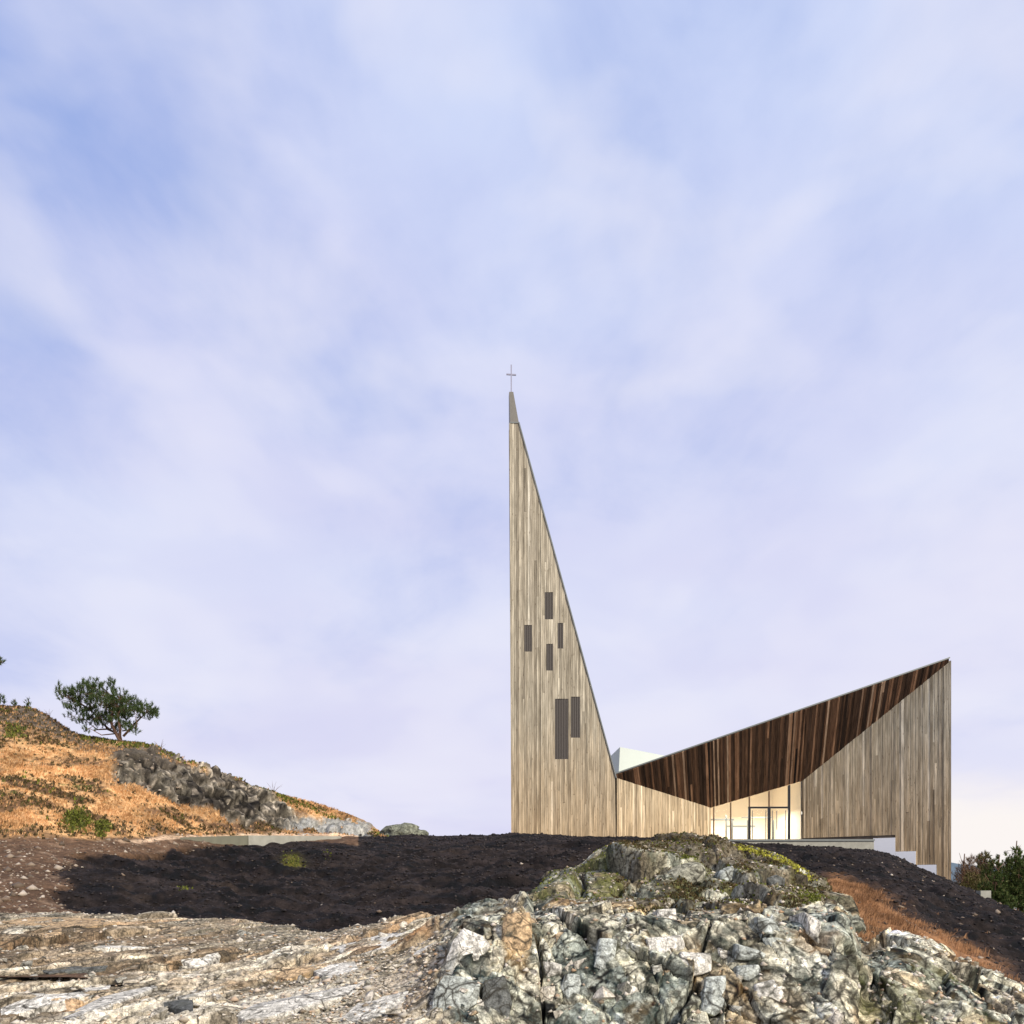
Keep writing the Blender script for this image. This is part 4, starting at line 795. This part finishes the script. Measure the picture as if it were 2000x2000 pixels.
for (a, b, zt, zb_) in ((1706,1749,1637.5,1700), (1749.3,1789,1663.5,1710), (1789.3,1829,1689.5,1730)):
    q1, q2_ = onw(a, zt), onw(b, zt); me = prism('foundation', [Vector((q1.x,q1.y,onw(a,zb_).z)), Vector((q2_.x,q2_.y,onw(a,zb_).z)), Vector((q2_.x,q2_.y,q1.z)), q1], n2_*.10); cpart('foundation', me, mat_white)
# roof, back and side walls
RB = 24.0
rA, rB = A1+Vector((-.05,-.04,.05)), A2+Vector((.06,-.04,.05))
cpart('roof', prism('roof', [rA, rB, rB+Vector((0,RB,-1.5)), rA+Vector((0,RB,-.5))], Vector((0,0,.06))), mat_roof)
cpart('eave_flashing', prism('eave_flashing', [rA+Vector((0,-.03,-.02)), rB+Vector((0,-.03,-.02)), rB+Vector((0,-.03,.075)), rA+Vector((0,-.03,.075))], Vector((0,.025,0))), mat_flash)
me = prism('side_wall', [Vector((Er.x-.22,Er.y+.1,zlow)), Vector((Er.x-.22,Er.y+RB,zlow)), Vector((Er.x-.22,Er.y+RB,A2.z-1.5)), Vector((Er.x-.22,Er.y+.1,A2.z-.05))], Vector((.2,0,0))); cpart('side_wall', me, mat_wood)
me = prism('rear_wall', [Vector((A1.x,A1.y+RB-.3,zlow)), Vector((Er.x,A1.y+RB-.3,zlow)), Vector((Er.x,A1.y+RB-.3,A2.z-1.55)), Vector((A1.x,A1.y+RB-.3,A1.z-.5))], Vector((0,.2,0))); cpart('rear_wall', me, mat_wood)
# pale lantern roof rising behind the valley
Yr = 69.0; lp = [P(1207,1540,Yr), P(1340,1540,Yr), P(1340,1484,Yr), P(1211,1459,Yr)]
cpart('lantern_roof', prism('lantern_roof', lp, Vector((-.3,6,0))), mat_skyl)
# glazed entrance
n3_ = wallplane(Cc, D); gz = ZF-.02
def ong(px_, py_): d_ = P(px_, py_, 1); return d_*(Cc.dot(n3_)/d_.dot(n3_))
def gtop(px_): return 1577+(1524-1577)*(px_-1388)/(1568-1388)
gx = [1393, 1427, 1463, 1502, 1541, 1566]
glz = cpart('glazing', prism('glazing', [Vector((Cc.x,Cc.y,gz-.25)), Vector((D.x,D.y,gz-.25)), Vector((D.x,D.y,gz-.02)), Vector((Cc.x,Cc.y,gz-.02))], -n3_*.3), mat_frame)
def gv(px_, z=None, off=0.0): q = ong(px_, gtop(px_)+1.5); z_ = q.z if z is None else z; return Vector((q.x, q.y, z_))+n3_*off
for a, b in zip(gx[:-1], gx[1:]):
    me = prism('pane', [gv(a, gz), gv(b, gz), gv(b), gv(a)], -n3_*.02); link('pane', me, mat_glass, glz)
def upright(px_, w, mat, z1=None, name='mullion', z0=None, off=.06, t=.12):
    z0 = gz if z0 is None else z0; a = gv(px_-w/2, z0, off); b = gv(px_+w/2, z0, off); ta, tb = gv(px_-w/2, z1, off), gv(px_+w/2, z1, off)
    link(name, prism(name, [a, b, tb, ta], -n3_*t), mat, glz)
ztr = ong(1502, 1579).z
upright(1427, 2.2, mat_brown); upright(1463.5, 2.2, mat_brown, None, 'mullion', ztr+.1); upright(1502, 2.5, mat_brown, None, 'mullion', ztr+.1)
upright(1463.5, 4.6, mat_frame, ztr, 'door_post'); upright(1502, 5.6, mat_frame, ztr, 'door_post'); upright(1541, 4.6, mat_frame, None, 'door_post'); upright(1394, 2.2, mat_brown)
a, b = gv(1461, ztr, .07), gv(1543, ztr, .07)
link('transom', prism('transom', [a, b, b+UP*.13, a+UP*.13], -n3_*.12), mat_frame, glz)
for c0 in (1470, 1509):
    for (u, w) in ((c0, 1.4), (c0+26, 1.4)): upright(u, w, mat_inner, ztr-.15, 'door_leaf_stile', off=-.03, t=.05)
upright(1516, 1.6, mat_inner, ztr-.2, 'door_handle', ztr-1.6, off=.16, t=.04)
# room behind the glass
dep = 7.0; gR = [gv(1389, gz-.05, -.35), gv(1567, gz-.05, -.35)]; bR = [q+Vector((0,dep,0)) for q in gR]; zc = D.z+.15
me = mesh('lobby', [gR[0], gR[1], bR[1], bR[0]]+[Vector((q.x,q.y,zc)) for q in (gR[0],gR[1],bR[1],bR[0])], [(0,1,2,3), (7,6,5,4), (1,5,6,2), (2,6,7,3), (3,7,4,0)]); lob = cpart('lobby', me, mat_cream)
def rbox(name, pxa, pxb, dy, z0, z1, t, mat):
    a = gv(pxa, z0, 0)+Vector((0,dy,0)); b = gv(pxb, z0, 0)+Vector((0,dy,0)); link(name, prism(name, [a, b, Vector((b.x,b.y,z1)), Vector((a.x,a.y,z1))], Vector((0,t,0))), mat, lob)
for u in (1400, 1434, 1446, 1480, 1530): rbox('inner_post', u, u+3.0, 2.6+.3*(u % 3), gz, gz+2.4+(u % 5)*.1, .1, mat_inner)
rbox('inner_beam', 1398, 1452, 2.6, gz+2.35, gz+2.5, .1, mat_inner); rbox('inner_beam', 1440, 1500, 3.4, gz+1.9, gz+2.03, .1, mat_inner); rbox('inner_beam', 1480, 1545, 4.5, gz+2.7, gz+2.8, .1, mat_inner)
rbox('notice', 1553, 1558, .6, gz+.2, gz+.75, .05, mat_inner)
for fx in (.28, .72):
    q = gR[0].lerp(gR[1], fx); ld = bpy.data.lights.new('lobby_lamp', 'AREA'); ld.shape = 'RECTANGLE'; ld.size = 1.8; ld.size_y = 4.5; ld.energy = 360; ld.color = (1, .90, .79)
    lo = bpy.data.objects.new('lobby_lamp', ld); COL.objects.link(lo); lo.parent = church; lo.matrix_local = CI @ Matrix.Translation((q.x, q.y+3.2, gz+3.1))
# terrace slab and its steel edge
ts = [P(1350,1640,54.5), P(1400,1640,53.0), P(1707,1640,53.0)]; t0, t1 = ts[1], ts[2]
sl_ = prism('terrace', [Vector((ts[0].x-3,53.6,ZF)), Vector((t0.x,53,ZF)), Vector((t1.x,53,ZF)), Vector((t1.x,58.5,ZF)), Vector((t1.x-1,66.5,ZF)), Vector((ts[0].x-3,66.5,ZF))], Vector((0,0,-.75)))
terr = link('terrace', sl_, mat_slab); tag(terr, kind='structure')
link('steel_edge', prism('steel_edge', [Vector((t0.x-3,52.93,ZF-.08)), Vector((t1.x+.03,52.93,ZF-.08)), Vector((t1.x+.03,52.93,ZF+.03)), Vector((t0.x-3,52.93,ZF+.03))], Vector((0,.06,0))), mat_flash, terr)
# low concrete wall beside the gravel track on the left
def lowwall(a, b, ta, tb_, Ya, Yb, ba, bb): 
    q = [P(a, ba, Ya), P(b, bb, Yb), P(b, tb_, Yb), P(a, ta, Ya)]; return prism('wall_panel', q, Vector((0,.35,0)))
lw = bpy.data.objects.new('retaining_wall', None); COL.objects.link(lw); tag(lw, 'low olive grey concrete wall beside the track at the top of the soil bank on the left', 'wall')
for (a, b, ta, tb_, Ya, Yb, m) in ((352, 484, 1635.5, 1631.5, 40.5, 46.0, mat_conc), (485.2, 665, 1631.5, 1633.2, 46.0, 50.5, mat_slab)):
    link('wall_panel', lowwall(a, b, ta, tb_, Ya, Yb, 1690, 1690), m, lw)

# ------------------------------------------------------------------ boulder behind the soil crest
me = bpy.data.meshes.new('boulder'); bm = bmesh.new(); bmesh.ops.create_icosphere(bm, subdivisions=4, radius=1)
bv = np.array([v_.co for v_ in bm.verts]); f1, f2, cid, off = voro(bv*1.6, 55); dd = (cid-.5)*.25+off[:,0]*(rnd(cid,1)-.5)*.4-.15*sst(.1,0,f2-f1)+fbm(bv*3, 3, 56)*.08
for v_, e_ in zip(bm.verts, dd): v_.co = v_.co*(1+e_); v_.co.x *= 1.5; v_.co.z *= .82
bm.to_mesh(me); bm.free(); me.shade_smooth(); me.materials.append(mat_boulder)
bo = link('boulder', me, None); bo.location = P(789, 1634, 57); tag(bo, 'rounded grey lichen boulder standing alone at the foot of the left hill', 'boulder')
for k, (a, b, s) in enumerate(((1, 0, 0),)): pass

# ------------------------------------------------------------------ trees
def tube(bm, pts, r0, r1, seg=6):
    rings = []; n_ = len(pts)
    for i, q in enumerate(pts):
        d_ = (pts[min(i+1,n_-1)]-pts[max(i-1,0)]).normalized(); a = d_.orthogonal().normalized(); b = d_.cross(a); r = r0+(r1-r0)*i/(n_-1)
        rings.append([bm.verts.new(q+(a*math.cos(6.283*j/seg)+b*math.sin(6.283*j/seg))*r) for j in range(seg)])
    for i in range(n_-1):
        for j in range(seg): bm.faces.new((rings[i][j], rings[i][(j+1)%seg], rings[i+1][(j+1)%seg], rings[i+1][j]))
def needles(V_, F_, c, d_, ln, n_, r, w):
    for _ in range(n_):
        u = Vector((r.gauss(0,1), r.gauss(0,1), r.gauss(0,1)))*.55+d_; u.normalize(); b = c+d_*r.uniform(-.4,.4)*ln*1.4
        s = u.orthogonal().normalized(); s.rotate(Matrix.Rotation(r.uniform(0,6.3), 3, u)); s *= w
        k_ = len(V_); tip = b+u*ln*r.uniform(.7,1.2); V_ += [b-s, b+s, tip]; F_.append((k_, k_+1, k_+2))
def tree(name, loc, label, cat, mains, tuft_n, ln, w, nn, mat_l, seed, spread=.5, group=None, up=.9, tr=.12):
    """mains: list of (list of limb points relative to foot, base radius, list of (centre, radii) foliage clouds)"""
    r = random.Random(seed); root = bpy.data.objects.new(name, None); COL.objects.link(root); root.location = loc; tag(root, label, cat, group)
    bm = bmesh.new(); V_, F_ = [], []; ends = []
    for pts, rad in mains['limbs']: tube(bm, [Vector(q) for q in pts], rad, rad*.35, 6)
    clouds = mains['clouds']
    limbpts = [Vector(q) for pts, _ in mains['limbs'] for q in pts[1:]]
    vol = [c[1][0]*c[1][2] for c in clouds]
    for _ in range(tuft_n):
        c, e = r.choices(clouds, vol)[0]
        while True:
            u = Vector((r.uniform(-1,1), r.uniform(-1,1), r.uniform(-1,1)))
            if .25 < u.length < 1: break
        q = Vector((c[0]+u.x*e[0], c[1]+u.y*e[1], c[2]+u.z*e[2]))
        if r.random() < .3:
            a = min(limbpts, key=lambda t: (t-q).length); md = a.lerp(q, .5)+Vector((0,0,-.05)); tube(bm, [a, md, q], .022*tr/.12, .008, 3)
        d_ = (Vector((u.x, u.y, 0))*.6+Vector((0,0,up))+Vector((r.gauss(0,.3), r.gauss(0,.3), 0))).normalized(); needles(V_, F_, q, d_, ln, nn, r, w)
    me = bpy.data.meshes.new('trunk'); bm.to_mesh(me); bm.free(); me.shade_smooth(); link('trunk', me, mat_bark, root)
    link('crown', mesh('crown', V_, F_), mat_l, root); return root
f0 = ground_at(234, 48.5); s_ = 48.5/F
def rel(a, b, dy=0): return ((a-243)*s_, dy, (1452-b)*s_)
limbs = [([rel(243,1454), rel(238,1438,.1), rel(215,1425,.2), rel(195,1405,.3), rel(175,1385,.5), rel(150,1370,.5)], .13),
         ([rel(243,1452), rel(236,1435,-.2), rel(228,1415,-.3), rel(232,1385,-.2), rel(226,1362,0)], .12),
         ([rel(240,1450), rel(246,1430,-.3), rel(245,1400,-.5), rel(252,1390,-.5), rel(250,1375,-.4)], .10),
         ([rel(246,1440,.1), rel(262,1418,.3), rel(275,1400,.5), rel(290,1388,.5)], .07),
         ([rel(215,1425,.2), rel(190,1425,.4), rel(165,1405,.4)], .05), ([rel(236,1435), rel(210,1440,-.3), rel(190,1428,-.5)], .04), ([rel(246,1430), rel(268,1430,-.4), rel(282,1424,-.5)], .04)]
def cld(a, b, rx, rz, dy=0, ry=.9): c = rel(a, b, dy); return (c, (rx*s_, ry, rz*s_))
clouds = [cld(135,1362,20,18,.4), cld(160,1358,24,20,.2), cld(178,1350,20,18,0), cld(196,1362,26,26,0,1.2), cld(225,1375,32,22,-.3,1.3), cld(245,1385,24,20,-.3,1.3), cld(150,1385,22,14,.3),
          cld(180,1395,26,14,.3), cld(205,1400,22,12,.3), cld(285,1388,22,14,.4), cld(268,1378,22,14,.2), cld(300,1385,10,11,.4,.6), cld(243,1412,20,9,-.4), cld(262,1428,17,4,-.4,.5), cld(185,1430,12,4,-.3,.4), cld(140,1402,12,7,.3,.5), cld(115,1345,5,13,.3,.3), cld(180,1338,7,11,0,.4), cld(229,1342,7,12,-.2,.4), cld(200,1338,9,10,0,.4), cld(250,1368,20,14,-.4), cld(262,1395,24,14,-.2), cld(228,1392,26,12,.2), cld(292,1392,22,14,.2), cld(215,1416,26,9,.2), cld(255,1420,24,9,.1), cld(168,1408,20,9,.2), cld(232,1434,14,5,.3), cld(274,1434,12,4,-.3)]
tree('pine_tree', f0, 'gnarled spreading pine standing alone on the crest of the left hill', 'tree', dict(limbs=limbs, clouds=clouds), 920, .2, .011, 34, mat_needle, 31)
# pine at the left edge of the photograph, mostly outside it
s2 = 52/F
f1_ = ground_at(-70, 50); 
def r2(a, b, dy=0): return ((a+70)*s2, dy, (1330-b)*s2+0)
bz = (HY-1330)/F*50-f1_.z
def r3(a, b, dy=0): q = P(a, b, 50); return (q.x-f1_.x, dy, q.z-f1_.z)
limbs = [([(0,0,-.2), r3(-66,1330), r3(-72,1290), r3(-60,1250)], .16), ([r3(-66,1330), r3(-35,1310,.1), r3(-12,1298,0), r3(2,1292,0)], .05), ([r3(-66,1345), r3(-30,1372), r3(0,1366)], .04), ([r3(-70,1290), r3(-100,1270), r3(-120,1260)], .06)]
def c3(a, b, rx, rz, ry=.9): return (r3(a, b), (rx*50/F, ry, rz*50/F))
clouds = [c3(-62,1255,38,24), c3(-25,1290,18,13), c3(-2,1292,8,6,.3), c3(-110,1262,28,20), c3(-40,1362,26,10), c3(0,1367,9,9,.4), c3(-90,1320,30,14)]
tree('pine_tree', f1_, 'pine at the left edge of the picture with branch tips reaching in', 'tree', dict(limbs=limbs, clouds=clouds), 380, .2, .016, 24, mat_needle, 33)
for k_, (a, Yd, hh, lab) in enumerate(((27, 50.3, 12, 'tiny conifer sapling on the hill crest, left of the two saplings'), (52, 50.3, 15, 'tiny conifer sapling on the hill crest, nearer the pine of the two saplings'))):
    f_ = ground_at(a, Yd); H = hh*50/F*1.2
    tree('sapling', f_, lab, 'sapling', dict(limbs=[([(0,0,-.1), (.01,0,H*.5), (0,0,H)], .02)], clouds=[((0,0,H*.45), (H*.32,H*.3,H*.4)), ((0,0,H*.85), (.06,.06,H*.25))]), 16, .14, .014, 14, mat_needle, 40+k_, tr=.05, group='conifer saplings on the hill crest')
def twig(a, Yd, hh, seed, lab):
    f_ = ground_at(a, Yd); r = random.Random(seed); bm = bmesh.new(); root = None
    for i in range(7):
        th = r.uniform(-.7,.7); e = Vector((math.sin(th)*hh, r.uniform(-.2,.2)*hh, math.cos(th)*hh*r.uniform(.6,1))); tube(bm, [Vector((0,0,-.05)), e*.5+Vector((0,0,.06)), e], .012, .004, 3)
    me = bpy.data.meshes.new('bare_shrub'); bm.to_mesh(me); bm.free(); o = link('bare_shrub', me, mat_bark); o.location = f_; tag(o, lab, 'shrub', group='bare shrubs on the hill crest')
twig(310, 48.5, .75, 1, 'thin bare twiggy shrub on the crest just right of the pine'); twig(527, 56, .85, 2, 'thin bare twiggy shrub low on the right end of the hill crest'); twig(92, 50, .6, 3, 'thin bare twiggy shrub on the crest between the saplings and the pine')
# trees below the right end of the church
def righttree(a, top_, Yd, wpx, label, mat, seed, tn, ln, w, nn, bare=False):
    foot = P(a, HY, Yd); foot.z = -5.0; H = (HY-top_)/F*Yd+5.0; wd = wpx/F*Yd; r = random.Random(seed)
    limbs = [([(0,0,-1), (.1,0,H*.4), (-.1,.1,H*.75), (0,0,H*.97)], .13)]
    for i in range(9):
        z0 = H*r.uniform(.35,.85); th = r.uniform(0,6.3); q = Vector((math.cos(th), math.sin(th), 0))*wd*.45*r.uniform(.5,1); limbs.append(([(0,0,z0), (q.x*.5,q.y*.5,z0+.4), (q.x,q.y,z0+r.uniform(.5,1.3))], .045))
    clouds = [((r.uniform(-.35,.35)*wd, r.uniform(-.35,.35)*wd, H*r.uniform(.5,.86)), (wd*.3, wd*.3, H*.13)) for i in range(9)]+[((0,0,H*.6), (wd*.5,wd*.5,H*.27)), ((r.uniform(-.1,.1)*wd,0,H*.9), (wd*.1,wd*.1,H*.07))]
    tree('russet_tree' if bare else 'evergreen_tree', foot, label, 'tree', dict(limbs=limbs, clouds=clouds), tn, ln, w, nn, mat, seed)
righttree(1884, 1662, 84, 44, 'bare reddish brown tree beside the right corner of the church', mat_russet, 50, 420, .35, .012, 18, True)
righttree(1916, 1662, 92, 52, 'reddish twiggy tree with olive foliage, second from the church corner', mat_olive, 51, 700, .3, .03, 18, True)
righttree(1952, 1664, 74, 70, 'dark olive evergreen between the russet trees and the right picture edge', mat_bush, 52, 760, .26, .03, 22)
righttree(1992, 1650, 70, 72, 'dense dark green evergreen at the right edge, behind the soil slope', mat_bush, 53, 900, .26, .03, 22)
righttree(2045, 1650, 78, 70, 'evergreen just beyond the right edge of the picture', mat_bush, 54, 600, .26, .03, 20)
righttree(1986, 1636, 86, 18, 'slender reddish tree tip rising above the evergreens at the right edge', mat_russet, 55, 90, .3, .012, 14, True)
righttree(1892, 1700, 66, 84, 'low olive bush filling the ground below the russet trees', mat_olive, 56, 900, .24, .03, 20, True)
righttree(1942, 1705, 62, 56, 'low dark green bush behind the soil edge, right of the olive bush', mat_bush, 57, 600, .24, .03, 20)
# small pale box at the soil edge on the right
q = ground_at(1915, 38); o = link('cable_box', boxm('cable_box', -.24, .24, -.2, .2, -.7, .18), mat_slab); o.location = (P(1921,1740,40).x, 40, P(1917,1747,40).z); tag(o, 'small pale concrete box poking up behind the soil edge on the right', 'box')
S.render.resolution_x = S.render.resolution_y = 1024
print('triangles', sum(len(o.data.loop_triangles) if 0 else len(o.data.polygons) for o in COL.objects if o.type == 'MESH'))
